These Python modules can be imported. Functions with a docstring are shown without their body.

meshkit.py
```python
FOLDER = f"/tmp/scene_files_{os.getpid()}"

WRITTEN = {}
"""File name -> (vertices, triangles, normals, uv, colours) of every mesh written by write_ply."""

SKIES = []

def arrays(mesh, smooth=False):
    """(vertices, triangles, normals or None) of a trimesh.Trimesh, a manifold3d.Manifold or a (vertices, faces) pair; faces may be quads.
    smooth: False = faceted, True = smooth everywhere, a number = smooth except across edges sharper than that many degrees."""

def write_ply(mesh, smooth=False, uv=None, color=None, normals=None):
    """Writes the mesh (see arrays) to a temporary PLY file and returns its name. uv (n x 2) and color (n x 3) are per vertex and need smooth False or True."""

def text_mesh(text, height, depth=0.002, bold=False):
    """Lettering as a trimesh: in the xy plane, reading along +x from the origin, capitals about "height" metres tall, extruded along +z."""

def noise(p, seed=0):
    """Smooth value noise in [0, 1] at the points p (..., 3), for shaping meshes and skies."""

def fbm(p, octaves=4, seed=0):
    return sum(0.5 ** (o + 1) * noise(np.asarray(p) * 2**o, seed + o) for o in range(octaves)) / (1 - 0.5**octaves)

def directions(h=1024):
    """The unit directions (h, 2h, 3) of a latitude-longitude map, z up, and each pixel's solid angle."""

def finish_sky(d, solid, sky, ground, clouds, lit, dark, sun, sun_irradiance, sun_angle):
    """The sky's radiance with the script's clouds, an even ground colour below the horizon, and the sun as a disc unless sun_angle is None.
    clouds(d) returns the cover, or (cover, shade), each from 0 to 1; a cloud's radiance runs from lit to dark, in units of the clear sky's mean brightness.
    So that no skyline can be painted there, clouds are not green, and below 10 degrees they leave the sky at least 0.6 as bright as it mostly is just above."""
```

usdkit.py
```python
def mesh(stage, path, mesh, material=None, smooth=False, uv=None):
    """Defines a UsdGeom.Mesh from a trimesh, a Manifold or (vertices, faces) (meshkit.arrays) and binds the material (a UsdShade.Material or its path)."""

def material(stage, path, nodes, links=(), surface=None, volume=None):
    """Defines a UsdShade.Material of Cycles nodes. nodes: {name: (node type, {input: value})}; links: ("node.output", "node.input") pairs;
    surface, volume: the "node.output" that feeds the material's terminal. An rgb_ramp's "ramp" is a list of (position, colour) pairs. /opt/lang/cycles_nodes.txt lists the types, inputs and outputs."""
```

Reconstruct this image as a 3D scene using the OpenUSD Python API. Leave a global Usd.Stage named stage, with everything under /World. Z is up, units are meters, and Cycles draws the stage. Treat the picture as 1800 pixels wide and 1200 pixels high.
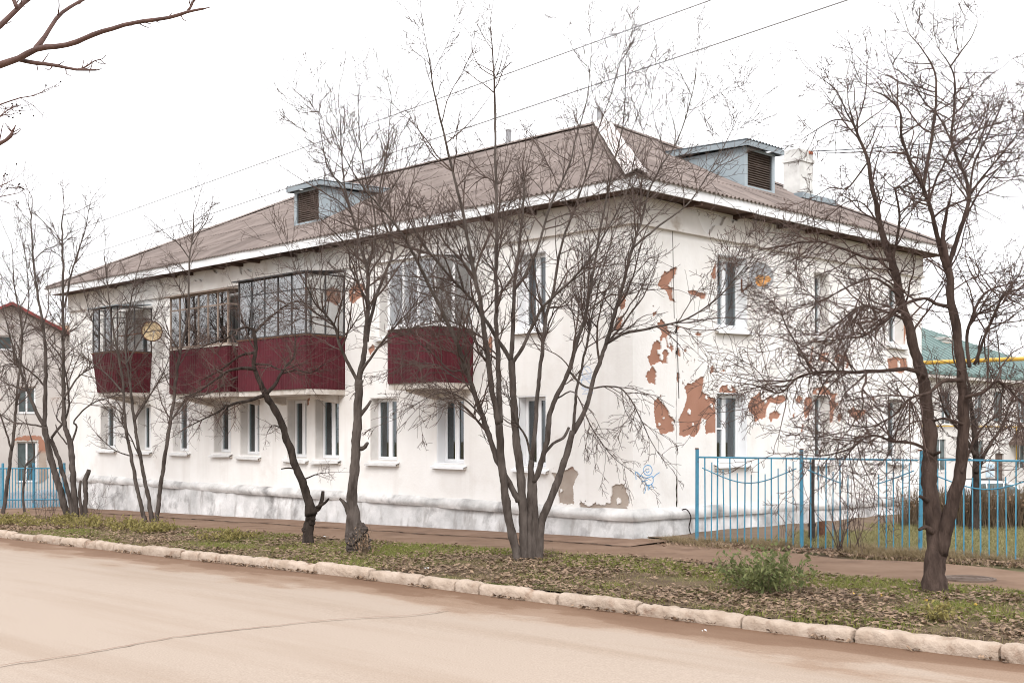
import math, random
import numpy as np, trimesh, usdkit, meshkit
from pxr import Usd, UsdGeom, UsdLux, UsdShade, Gf, Sdf
from shapely.geometry import Polygon, box as sbox, LineString, Point
from shapely.ops import unary_union
import shapely

# ------------------------------------------------------------------ camera, sky, sun, exposure
stage = Usd.Stage.CreateInMemory()
UsdGeom.SetStageUpAxis(stage, UsdGeom.Tokens.z)
UsdGeom.SetStageMetersPerUnit(stage, 1.0)
UsdGeom.Xform.Define(stage, '/World')
UsdGeom.Scope.Define(stage, '/World/Looks')
CAMZ, FPX, CX, HY = 2.1, 2168.0, 900.0, 765.0      # eye height; focal length and horizon of the 1800 px photograph
cam = UsdGeom.Camera.Define(stage, '/World/camera')
cam.CreateHorizontalApertureAttr(36.0); cam.CreateVerticalApertureAttr(36.0 * 682 / 1024)
cam.CreateFocalLengthAttr(36.0 * FPX / 1800)
cam.CreateVerticalApertureOffsetAttr((HY - 600) / 1800 * 36.0)
cam.CreateClippingRangeAttr(Gf.Vec2f(0.1, 3000))
cam.AddTranslateOp().Set(Gf.Vec3d(0, 0, CAMZ)); cam.AddRotateXOp().Set(90)
cam.CreateExposureAttr(0.56)
SUN = np.array([-0.06, -0.80, 0.60]); SUN /= np.linalg.norm(SUN)
elev, rota = math.asin(SUN[2]), math.atan2(SUN[0], SUN[1])
usdkit.material(stage, '/World/Looks/sky', {
    'sky': ('sky_texture', {'sky_type': 'single_scattering', 'sun_disc': False, 'sun_elevation': elev, 'sun_rotation': rota, 'aerosol_density': 3.0}),
    'tc': ('texture_coordinate', {}),
    'n': ('noise_texture', {'scale': 1.6, 'detail': 3}),
    'r': ('rgb_ramp', {'ramp': [(0.3, (0.95,) * 3), (0.7, (1.0,) * 3)]}),
    'm': ('mix_color', {'b': (10.2, 10.2, 10.4), 'use_clamp': False}),
    'sx': ('separate_xyz', {}), 'el': ('map_range', {'from_min': 0.0, 'from_max': 1.0, 'to_min': .84, 'to_max': 1.24}), 'ov': ('mix_color', {'blend_type': 'multiply', 'fac': 1.0, 'use_clamp': False}),
    'bg': ('background_shader', {'strength': 0.12})},
    [('tc.generated', 'n.vector'), ('n.fac', 'r.fac'), ('r.color', 'm.fac'), ('sky.color', 'm.a'), ('tc.generated', 'sx.vector'), ('sx.z', 'el.value'), ('m.result', 'ov.a'), ('el.result', 'ov.b'), ('ov.result', 'bg.color')], surface='bg.background')
dome = UsdLux.DomeLight.Define(stage, '/World/sky')
UsdShade.MaterialBindingAPI.Apply(dome.GetPrim()).Bind(UsdShade.Material.Get(stage, '/World/Looks/sky'))
dome.GetPrim().SetCustomDataByKey('kind', 'structure'); dome.GetPrim().SetCustomDataByKey('label', 'white overcast sky')
sun = UsdLux.DistantLight.Define(stage, '/World/sun')
sun.CreateIntensityAttr(0.40); sun.CreateAngleAttr(25.0); sun.CreateColorAttr(Gf.Vec3f(1.0, 0.98, 0.955))
sun.GetPrim().CreateAttribute('inputs:normalize', Sdf.ValueTypeNames.Bool).Set(True)
_m = Gf.Rotation(Gf.Vec3d(0, 0, 1), Gf.Vec3d(*SUN.tolist()))
sun.AddTransformOp().Set(Gf.Matrix4d().SetRotate(_m))

# ------------------------------------------------------------------ helpers
rng = np.random.default_rng(11)
used = {}
def path_for(parent, name):
    base = parent or '/World'
    n = used.get((base, name), 0); used[(base, name)] = n + 1
    return f'{base}/{name}' + (f'_{n:03d}' if n else '')
def tag(p, label=None, cat=None, group=None, kind=None):
    for k, v in (('label', label), ('category', cat), ('group', group), ('kind', kind)):
        if v: p.SetCustomDataByKey(k, v)
    return p
def obj(name, mesh, mat, parent=None, smooth=False, **kw):
    p = path_for(parent, name)
    prim = usdkit.mesh(stage, p, mesh, '/World/Looks/' + mat, smooth=smooth).GetPrim()
    tag(prim, **kw)
    return p
def thing(name, label, cat, group=None, loc=None, rotz=0.0):
    p = path_for(None, name); x = UsdGeom.Xform.Define(stage, p)
    if loc is not None:
        x.AddTranslateOp().Set(Gf.Vec3d(*map(float, loc)))
        if rotz: x.AddRotateZOp().Set(float(rotz))
    tag(x.GetPrim(), label, cat, group)
    return p
def box(x0, x1, y0, y1, z0, z1):
    v = np.array([[x0,y0,z0],[x1,y0,z0],[x1,y1,z0],[x0,y1,z0],[x0,y0,z1],[x1,y0,z1],[x1,y1,z1],[x0,y1,z1]], float)
    f = np.array([[0,3,2],[0,2,1],[4,5,6],[4,6,7],[0,1,5],[0,5,4],[1,2,6],[1,6,5],[2,3,7],[2,7,6],[3,0,4],[3,4,7]])
    return v, f
def join(ms):
    vs, fs, n = [], [], 0
    for v, f in ms:
        vs.append(np.asarray(v, float)); fs.append(np.asarray(f, int) + n); n += len(v)
    return np.vstack(vs), np.vstack(fs)
def tm(m): return np.array(m.vertices), np.array(m.faces)
def extrude(poly, depth):
    """polygon -> solid over z 0..depth"""
    ms = [tm(trimesh.creation.extrude_polygon(g, depth, engine='earcut')) for g in getattr(poly, 'geoms', [poly]) if g.area > 1e-5]
    return join(ms)
def xf(m, fn, flip=False):
    v, f = m
    return fn(np.asarray(v, float)), (np.asarray(f)[:, ::-1] if flip else f)
def grid_mesh(P):
    """P (n, m, 3) -> mesh"""
    n, m = P.shape[:2]
    i, j = np.meshgrid(np.arange(n - 1), np.arange(m - 1), indexing='ij')
    a = (i * m + j).ravel(); b = a + m; c = b + 1; d = a + 1
    return P.reshape(-1, 3), np.vstack([np.stack([a, b, c], 1), np.stack([a, c, d], 1)])
def tubes(lines, sides):
    """lines: [(pts (n,3), radii (n,))]; batches equal lengths"""
    groups = {}
    for p, r in lines: groups.setdefault(len(p), []).append((p, r))
    out = []
    ang = np.arange(sides) * 2 * np.pi / sides
    for n, ls in groups.items():
        P = np.stack([l[0] for l in ls]); R = np.stack([l[1] for l in ls])
        T = np.gradient(P, axis=1); T /= np.linalg.norm(T, axis=2, keepdims=True) + 1e-12
        D = P[:, -1] - P[:, 0]
        ref = np.where(np.abs(D[:, 2:3]) < 0.8 * np.linalg.norm(D, axis=1, keepdims=True), np.array([0, 0, 1.0]), np.array([0.9, 0.43, 0.0]))
        A = np.cross(T, ref[:, None, :]); A /= np.linalg.norm(A, axis=2, keepdims=True) + 1e-9
        B = np.cross(T, A)
        V = P[:, :, None] + R[:, :, None, None] * (np.cos(ang)[None, None, :, None] * A[:, :, None] + np.sin(ang)[None, None, :, None] * B[:, :, None])
        M = len(ls)
        i, j = np.meshgrid(np.arange(n - 1), np.arange(sides), indexing='ij')
        q = np.stack([i * sides + j, i * sides + (j + 1) % sides, (i + 1) * sides + (j + 1) % sides, (i + 1) * sides + j], -1).reshape(-1, 4)
        t = np.vstack([q[:, [0, 2, 1]], q[:, [0, 3, 2]]])
        cap = np.array([[0, k, k + 1] for k in range(1, sides - 1)]); e = (n - 1) * sides
        t = np.vstack([t, cap, cap[:, ::-1] + e])
        F = t[None] + (np.arange(M) * n * sides)[:, None, None]
        out.append((V.reshape(-1, 3), F.reshape(-1, 3)))
    return join(out)
def bar(p, q, r, sides=6):
    p, q = np.asarray(p, float), np.asarray(q, float)
    return tubes([(np.stack([p, q]), np.array([r, r]))], sides)
def catmull(pts, step):
    pts = np.asarray(pts, float)
    P = np.vstack([2 * pts[0] - pts[1], pts, 2 * pts[-1] - pts[-2]])
    out = []
    for i in range(1, len(P) - 2):
        n = max(2, int(np.linalg.norm(P[i + 1][:3] - P[i][:3]) / step))
        t = (np.arange(n) / n)[:, None]
        a, b, c, d = P[i - 1], P[i], P[i + 1], P[i + 2]
        out.append(0.5 * (2 * b + (c - a) * t + (2 * a - 5 * b + 4 * c - d) * t ** 2 + (3 * b - a - 3 * c + d) * t ** 3))
    out.append(pts[-1:])
    return np.vstack(out)

# ------------------------------------------------------------------ materials
def mat(name, c1, c2=None, scale=3.0, rough=0.8, bump=0.0, bscale=40.0, detail=5.0, lo=0.35, hi=0.65, spec=0.3, rnd=0.0, metal=0.0, stretch=None, c3=None, lo3=0.6, hi3=0.7, scale3=1.0, bdist=0.02, coord='pos', c4=None, st4=(2.2, 2.2, .22), lo4=.55, hi4=.75):
    """noise between c1 and c2 (blotches of c3 on top), fine bump, a little variation per object"""
    N = {'g': ('geometry', {}), 'p': ('principled_bsdf', {'roughness': rough, 'specular_ior_level': spec, 'metallic': metal})}
    L = []
    src = 'g.position'
    if coord == 'obj':
        N['tc'] = ('texture_coordinate', {}); src = 'tc.object'
    if stretch:
        N['mp'] = ('mapping', {'scale': stretch}); L.append((src, 'mp.vector')); src = 'mp.vector'
    c2 = c2 or c1
    N['n'] = ('noise_texture', {'scale': scale, 'detail': detail, 'roughness': 0.6})
    N['r'] = ('rgb_ramp', {'ramp': [(lo, c1), (hi, c2)]})
    L += [(src, 'n.vector'), ('n.fac', 'r.fac')]
    col = 'r.color'
    if c3:
        N['n3'] = ('noise_texture', {'scale': scale3, 'detail': 8.0, 'roughness': 0.62}); N['r3'] = ('rgb_ramp', {'ramp': [(lo3, (0, 0, 0)), (hi3, (1, 1, 1))]})
        N['m3'] = ('mix_color', {'b': c3})
        L += [(src, 'n3.vector'), ('n3.fac', 'r3.fac'), ('r3.color', 'm3.fac'), (col, 'm3.a')]; col = 'm3.result'
    if c4:      # runs and streaks down the surface
        N['mp4'] = ('mapping', {'scale': st4}); N['n4'] = ('noise_texture', {'scale': 1.0, 'detail': 7.0, 'roughness': .6}); N['r4'] = ('rgb_ramp', {'ramp': [(lo4, (0, 0, 0)), (hi4, (1, 1, 1))]}); N['m4'] = ('mix_color', {'b': c4})
        L += [('g.position', 'mp4.vector'), ('mp4.vector', 'n4.vector'), ('n4.fac', 'r4.fac'), ('r4.color', 'm4.fac'), (col, 'm4.a')]; col = 'm4.result'
    if rnd:
        N['oi'] = ('object_info', {}); N['mr'] = ('map_range', {'to_min': 1 - rnd, 'to_max': 1 + rnd})
        N['hs'] = ('hsv', {})
        L += [('oi.random', 'mr.value'), ('mr.result', 'hs.value'), (col, 'hs.color')]; col = 'hs.color'
    L.append((col, 'p.base_color'))
    if bump:
        N['nb'] = ('noise_texture', {'scale': bscale, 'detail': 6.0, 'roughness': 0.6}); N['b'] = ('bump', {'strength': bump, 'distance': bdist})
        L += [(src, 'nb.vector'), ('nb.fac', 'b.height'), ('b.normal', 'p.normal')]
    usdkit.material(stage, '/World/Looks/' + name, N, L, surface='p.BSDF')

mat('plaster', (.735, .71, .685), (.80, .782, .762), 0.9, .9, .3, 16, c3=(.66, .62, .585), lo3=.55, hi3=.80, scale3=1.1, spec=.15, detail=8, c4=(.68, .65, .62), lo4=.54, hi4=.82)
mat('reveal', (.60, .57, .54), (.70, .67, .645), 2.5, .9, .2, 20, spec=.15)
mat('plinth', (.44, .435, .43), (.72, .705, .70), 1.2, .95, .7, 9, c3=(.25, .24, .235), lo3=.53, hi3=.68, scale3=1.25, spec=.1, detail=8, c4=(.30, .28, .265), st4=(2.6, 2.6, .7), lo4=.53, hi4=.68)
mat('ledge', (.44, .43, .42), (.72, .70, .685), 1.3, .95, .8, 9, c3=(.24, .23, .225), lo3=.50, hi3=.64, scale3=1.0, spec=.1, detail=8)
mat('cornice', (.56, .52, .485), (.68, .65, .62), 1.2, .9, .3, 14, c3=(.42, .36, .31), lo3=.58, hi3=.72, scale3=1.6, spec=.15)
mat('soffit', (.07, .045, .035), (.14, .09, .07), 3, .9, .3, 20)
mat('fascia', (.74, .74, .75), (.78, .78, .79), 1.5, .5, 0.0, spec=.4, rnd=.03)
mat('roof_sheet', (.160, .130, .118), (.235, .194, .176), 1.4, .95, .3, 30, c3=(.12, .10, .092), lo3=.58, hi3=.78, scale3=2.2, spec=.1, rnd=.07)
mat('ridge_cap', (.62, .56, .53), (.75, .70, .68), 2.0, .8, .2, 20, c3=(.40, .33, .30), lo3=.6, hi3=.75, scale3=3)
mat('dormer_metal', (.26, .31, .34), (.33, .38, .41), 1.2, .45, .1, 8, spec=.5)
mat('dormer_edge', (.20, .235, .26), (.26, .30, .325), 1.2, .5, .1, 8, spec=.5)
mat('louvre', (.09, .065, .055), (.16, .12, .10), 6, .9, .3, 30)
mat('pvc', (.74, .74, .75), (.78, .78, .79), 2, .35, 0.0, spec=.5)
mat('sill_metal', (.55, .54, .53), (.72, .71, .70), 3, .5, 0.0, c3=(.30, .20, .15), lo3=.62, hi3=.72, scale3=6, spec=.4)
mat('red_metal', (.060, .0065, .0115), (.085, .010, .017), 2.0, .5, 0.0, spec=.22, rnd=.06)
mat('slab', (.42, .37, .32), (.58, .54, .50), 2.5, .95, .4, 14, c3=(.30, .24, .19), lo3=.58, hi3=.72, scale3=3)
mat('black_frame', (.03, .03, .032), (.06, .055, .055), 6, .6, 0.0, c3=(.10, .05, .03), lo3=.6, hi3=.7, scale3=5)
mat('wood_frame', (.19, .14, .11), (.30, .24, .20), 5, .8, .2, 30)
mat('curtain', (.68, .67, .65), (.80, .79, .77), 2, .95, 0.0, rnd=.12)
mat('curtain_beige', (.50, .46, .37), (.58, .54, .45), 2, .95, 0.0)
mat('interior', (.16, .15, .14), (.22, .20, .19), 2, .95)
mat('dark_gap', (.02, .016, .013), (.04, .03, .025), 8, .95)
mat('chimney', (.50, .49, .47), (.66, .65, .63), 2.5, .9, .4, 14, c3=(.33, .31, .30), lo3=.57, hi3=.72, scale3=2)
mat('brick_red', (.34, .10, .05), (.42, .14, .08), 8, .9, .3, 30)
mat('grey_metal', (.24, .24, .25), (.33, .33, .34), 4, .6, .1, 20)
mat('kerb', (.35, .272, .212), (.45, .365, .298), 3.5, .95, .9, 22, c3=(.22, .135, .09), lo3=.56, hi3=.72, scale3=2.6, spec=.1, bdist=.03, rnd=.06)
mat('verge', (.085, .060, .042), (.145, .105, .07), 2.2, 1.0, .8, 26, c3=(.10, .105, .035), lo3=.50, hi3=.62, scale3=0.9, spec=.05)
mat('earth', (.155, .115, .085), (.21, .155, .115), 1.3, 1.0, .7, 14, spec=.05)
mat('ground', (.11, .105, .055), (.17, .145, .085), .5, 1.0, .6, 12, c3=(.18, .13, .095), lo3=.52, hi3=.62, scale3=.6, spec=.05)
mat('path', (.178, .113, .077), (.232, .155, .110), 1.1, .95, .45, 22, c3=(.125, .078, .056), lo3=.55, hi3=.72, scale3=.9, spec=.1, detail=8)
mat('apron', (.19, .122, .086), (.25, .168, .122), 1.4, .95, .5, 20, c3=(.15, .095, .07), lo3=.56, hi3=.70, scale3=1.3, spec=.1)
mat('bark_grey', (.052, .041, .035), (.115, .095, .084), 9, .95, .9, 40, stretch=(1, 1, .25), spec=.1, bdist=.03)
mat('bark_brown', (.045, .031, .026), (.098, .068, .056), 10, .95, 1.0, 36, stretch=(1, 1, .25), spec=.1, bdist=.04)
mat('bark_dark', (.026, .020, .017), (.065, .050, .042), 10, .95, 1.0, 36, stretch=(1, 1, .3), spec=.1, bdist=.04)
mat('twig_grey', (.066, .048, .041), (.115, .085, .073), 4, .9, 0.0, spec=.15)
mat('twig_brown', (.062, .041, .035), (.115, .079, .067), 4, .9, 0.0, spec=.15)
mat('twig_near', (.060, .028, .022), (.11, .055, .042), 12, .6, .3, 60, spec=.35)
mat('dry_stem', (.11, .078, .05), (.19, .14, .09), 3, .95)
mat('blue_paint', (.040, .185, .285), (.065, .245, .35), 5, .6, .15, 40, c3=(.09, .07, .06), lo3=.60, hi3=.70, scale3=7, spec=.4)
mat('iron_dark', (.018, .014, .013), (.045, .035, .03), 8, .7, .2, 30)
mat('iron_cover', (.115, .082, .064), (.17, .125, .10), 6, .8, .3, 40)
mat('leaf_dry', (.13, .078, .047), (.25, .165, .105), 30, .9, 0.0, detail=1)
mat('leaf_dark', (.065, .042, .028), (.13, .085, .055), 30, .9, 0.0, detail=1)
mat('wire', (.05, .05, .055), (.08, .08, .085), 2, .6)
mat('wire_pale', (.30, .30, .31), (.36, .36, .37), 2, .6)
mat('dish_grey', (.25, .26, .27), (.33, .34, .35), 4, .6, 0.0)
mat('rust_orange', (.48, .20, .045), (.55, .30, .12), 9, .9, 0.0)
mat('dish_ochre', (.44, .33, .19), (.52, .41, .26), 6, .7, 0.0, c3=(.36, .22, .10), lo3=.6, hi3=.7, scale3=9)
mat('rust', (.06, .03, .02), (.15, .065, .035), 12, .9, .3, 60)
mat('graffiti_blue', (.045, .26, .55), (.10, .34, .60), 20, .8)
mat('graffiti_pale', (.44, .52, .66), (.60, .62, .68), 14, .8)
mat('pink_cloth', (.52, .19, .24), (.62, .40, .42), 9, .95, 0.0)
mat('green_roof', (.070, .122, .112), (.09, .15, .138), .8, .5, 0.0, spec=.4)
mat('yellow_paint', (.50, .30, .045), (.58, .37, .07), 3, .45, 0.0, spec=.4)
mat('red_paint', (.20, .035, .035), (.26, .055, .05), 3, .5)
mat('peach_brick', (.50, .33, .24), (.60, .43, .33), 2, .9)
mat('far_wall', (.58, .55, .53), (.68, .66, .64), .6, .9, .1, 12, c3=(.42, .27, .20), lo3=.66, hi3=.70, scale3=.7)
mat('far_wall_grey', (.46, .43, .41), (.54, .515, .49), .6, .9, .1, 12, c3=(.36, .28, .23), lo3=.62, hi3=.70, scale3=.9)
mat('white_board', (.62, .62, .63), (.70, .70, .71), 2, .8)
mat('far_glass', (.045, .065, .068), (.10, .13, .135), 1.5, .12, 0.0, spec=.6)
mat('car_paint', (.66, .67, .68), (.70, .71, .72), 2, .22, 0.0, spec=.6)
mat('tyre', (.02, .02, .02), (.035, .033, .03), 10, .85)
mat('car_plastic', (.03, .03, .032), (.05, .05, .05), 5, .6)
mat('sign_blue', (.36, .50, .62), (.60, .68, .74), 8, .6)
mat('far_tree', (.16, .14, .13), (.22, .19, .175), 2, .95)

def glass(name, tint, gloss=(.8, .85, .88), lo=.06):
    usdkit.material(stage, '/World/Looks/' + name, {
        'f': ('fresnel', {'IOR': 1.5}), 'mr': ('map_range', {'from_min': 0, 'from_max': 1, 'to_min': lo, 'to_max': 1.0}),
        't': ('transparent_bsdf', {'color': tint}), 'gl': ('glossy_bsdf', {'color': gloss, 'roughness': 0.02}), 'm': ('mix_closure', {})},
        [('f.fac', 'mr.value'), ('mr.result', 'm.fac'), ('t.BSDF', 'm.closure1'), ('gl.BSDF', 'm.closure2')], surface='m.closure')
glass('glass', (.80, .85, .84), lo=.10); glass('glass_old', (.93, .94, .94), lo=.26, gloss=(.95, .95, .95))
def leafmat(name, c1, c2, tr=.3, sc=14.0):
    usdkit.material(stage, '/World/Looks/' + name, {
        'g': ('geometry', {}), 'nz': ('noise_texture', {'scale': sc, 'detail': 2.0}), 'r': ('rgb_ramp', {'ramp': [(.32, c1), (.68, c2)]}),
        'd': ('principled_bsdf', {'roughness': .75, 'specular_ior_level': .2}), 't': ('translucent_bsdf', {}), 'm': ('mix_closure', {'fac': tr})},
        [('g.position', 'nz.vector'), ('nz.fac', 'r.fac'), ('r.color', 'd.base_color'), ('r.color', 't.color'), ('d.BSDF', 'm.closure1'), ('t.BSDF', 'm.closure2')], surface='m.closure')
leafmat('grass_green', (.10, .125, .022), (.25, .255, .07)); leafmat('grass_dry', (.15, .11, .055), (.36, .28, .17))
leafmat('grass_mixed', (.13, .11, .045), (.32, .26, .14)); leafmat('bush_leaf', (.075, .095, .035), (.21, .22, .09)); leafmat('weed_leaf', (.115, .10, .035), (.32, .265, .095))
leafmat('fallen_leaf', (.065, .042, .029), (.34, .235, .16), .05, 17.0)
leafmat('lawn', (.14, .135, .055), (.32, .285, .145))
# undercoat under the plaster: terracotta, grey-brown old render near the ground
usdkit.material(stage, '/World/Looks/undercoat', {
    'g': ('geometry', {}), 'sx': ('separate_xyz', {}), 'mr': ('map_range', {'from_min': 1.35, 'from_max': 1.5}),
    'n': ('noise_texture', {'scale': 2.2, 'detail': 6}), 'ra': ('rgb_ramp', {'ramp': [(.3, (.315, .160, .110)), (.7, (.375, .200, .142))]}), 'rb': ('rgb_ramp', {'ramp': [(.3, (.30, .24, .20)), (.7, (.42, .36, .31))]}),
    'm': ('mix_color', {}), 'nb': ('noise_texture', {'scale': 35.0, 'detail': 5}), 'b': ('bump', {'strength': .4, 'distance': .02}), 'p': ('principled_bsdf', {'roughness': .95, 'specular_ior_level': .1})},
    [('g.position', 'sx.vector'), ('sx.z', 'mr.value'), ('g.position', 'n.vector'), ('n.fac', 'ra.fac'), ('n.fac', 'rb.fac'), ('mr.result', 'm.fac'), ('rb.color', 'm.a'), ('ra.color', 'm.b'),
     ('m.result', 'p.base_color'), ('g.position', 'nb.vector'), ('nb.fac', 'b.height'), ('b.normal', 'p.normal')], surface='p.BSDF')
# dusty road: pale dust in the lanes, damp brown silt along the kerb (primvar "edge" = metres from the kerb)
usdkit.material(stage, '/World/Looks/road', {
    'g': ('geometry', {}), 'e': ('attribute', {'attribute': 'edge'}), 'al': ('attribute', {'attribute': 'lane'}),
    'n': ('noise_texture', {'scale': 1.0, 'detail': 7, 'roughness': .6}), 'cw': ('combine_xyz', {}), 'l6': ('math', {'math_type': 'multiply', 'value2': 5.0}), 'sub': ('math', {'math_type': 'multiply_add', 'value2': -3.2, 'value3': 1.55}), 'add': ('math', {'math_type': 'add'}),
    'w': ('rgb_ramp', {'ramp': [(.0, (.165, .098, .063)), (.17, (.195, .122, .081)), (.20, (.245, .166, .117)), (.33, (.275, .195, .142)), (.40, (.335, .262, .206)), (.5, (.350, .284, .231)), (1, (.358, .291, .238))]}), 'sc': ('math', {'math_type': 'multiply', 'value2': .30}),
    'cx': ('combine_xyz', {}), 'n2': ('noise_texture', {'scale': 1.0, 'detail': 7, 'roughness': .6}), 'r2': ('rgb_ramp', {'ramp': [(.36, (.90, .87, .84)), (.52, (1.0, 1.0, 1.0))]}), 'mu': ('mix_color', {'blend_type': 'multiply', 'fac': 1.0}),
    'n4': ('noise_texture', {'scale': 55.0, 'detail': 5}), 'r4': ('rgb_ramp', {'ramp': [(.3, (.82, .81, .80)), (.7, (1.09, 1.09, 1.09))]}), 'mu2': ('mix_color', {'blend_type': 'multiply', 'fac': 1.0, 'use_clamp': False}),
    'b': ('bump', {'strength': .25, 'distance': .01}), 'p': ('principled_bsdf', {'roughness': .9, 'specular_ior_level': .15})},
    [('al.fac', 'l6.value1'), ('l6.value', 'cw.x'), ('e.fac', 'cw.y'), ('cw.vector', 'n.vector'), ('n.fac', 'sub.value1'), ('e.fac', 'add.value1'), ('sub.value', 'add.value2'), ('add.value', 'sc.value1'), ('sc.value', 'w.fac'),
     ('e.fac', 'cx.x'), ('al.fac', 'cx.y'), ('cx.vector', 'n2.vector'), ('n2.fac', 'r2.fac'), ('w.color', 'mu.a'), ('r2.color', 'mu.b'),
     ('g.position', 'n4.vector'), ('n4.fac', 'r4.fac'), ('mu.result', 'mu2.a'), ('r4.color', 'mu2.b'), ('mu2.result', 'p.base_color'), ('n4.fac', 'b.height'), ('b.normal', 'p.normal')], surface='p.BSDF')

# ------------------------------------------------------------------ layout: camera rays, the house frame, the ground
D2 = np.array([0.7092, 0.7050]); D2 /= np.linalg.norm(D2)      # along the side wall
D1 = np.array([-D2[1], D2[0]])                                  # along the street front
C0 = np.array([2.40, 24.55])                                    # house corner nearest the road
ROT = math.degrees(math.atan2(D2[1], D2[0]))
TL, UW = 24.8, 12.05                                            # street front, side wall
def gz(x, y):
    x, y = np.asarray(x, float), np.asarray(y, float)
    t = (x - C0[0]) * D1[0] + (y - C0[1]) * D1[1]
    z = -0.40 / 24.8 * np.clip(t, 0, 45)
    u = (x - C0[0]) * D2[0] + (y - C0[1]) * D2[1]
    return z - 1.5 * np.clip((u - 12) / 26, 0, 1) * np.clip((x - 2) / 10, 0, 1)
def at(px, py, Z): return np.array([(px - CX) / FPX * Z, Z, CAMZ - (py - HY) * Z / FPX])
def ground(px, py, off=0.0):
    Z = 20.0
    for _ in range(40):
        x = (px - CX) / FPX * Z
        Z = 0.5 * Z + 0.5 * (CAMZ - float(gz(x, Z)) - off) * FPX / (py - HY)
    x = (px - CX) / FPX * Z
    return np.array([x, Z, float(gz(x, Z)) + off])
def street(px, py):
    r = (px - CX) / FPX; t = (C0[0] - r * C0[1]) / (r * D1[1] - D1[0])
    return t, CAMZ - (py - HY) * (C0[1] + t * D1[1]) / FPX
def side(px, py):
    r = (px - CX) / FPX; u = (r * C0[1] - C0[0]) / (D2[0] - r * D2[1])
    return u, CAMZ - (py - HY) * (C0[1] + u * D2[1]) / FPX
def house(u, t, z=0.0):
    p = C0 + u * D2 + t * D1
    return np.array([p[0], p[1], z])
# ------------------------------------------------------------------ ground, road, kerb, verge, footpath
kb = np.array([ground(x, y, -.13)[:2] for x, y in ((18, 947), (150, 962), (260, 973), (383, 989), (540, 1008), (633, 1020), (850, 1043), (978, 1062), (1130, 1078), (1302, 1104), (1506, 1127), (1747, 1164))])
kdir = kb[0] - kb[-1]; kdir /= np.linalg.norm(kdir); knrm = np.array([kdir[1], -kdir[0]])
if knrm @ (C0 - kb[5]) < 0: knrm = -knrm                         # towards the house
K0 = kb[7]
ks, kw = (kb - K0) @ kdir, (kb - K0) @ knrm
kfit = np.polyfit(ks, kw, 2)
def kerb_w(s):
    s = np.asarray(s, float); c = np.clip(s, -9, 24)
    return np.polyval(kfit, c) + np.polyval(np.polyder(kfit), c) * (s - c)
def kp(s, w):
    """point at s metres along the kerb, w metres behind its road edge"""
    s = np.asarray(s, float)
    return K0 + s[..., None] * kdir + (np.asarray(w) + kerb_w(s))[..., None] * knrm
def kcoord(P):
    q = np.asarray(P)[..., :2] - K0; s = q @ kdir
    return s, q @ knrm - kerb_w(s)

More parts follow.
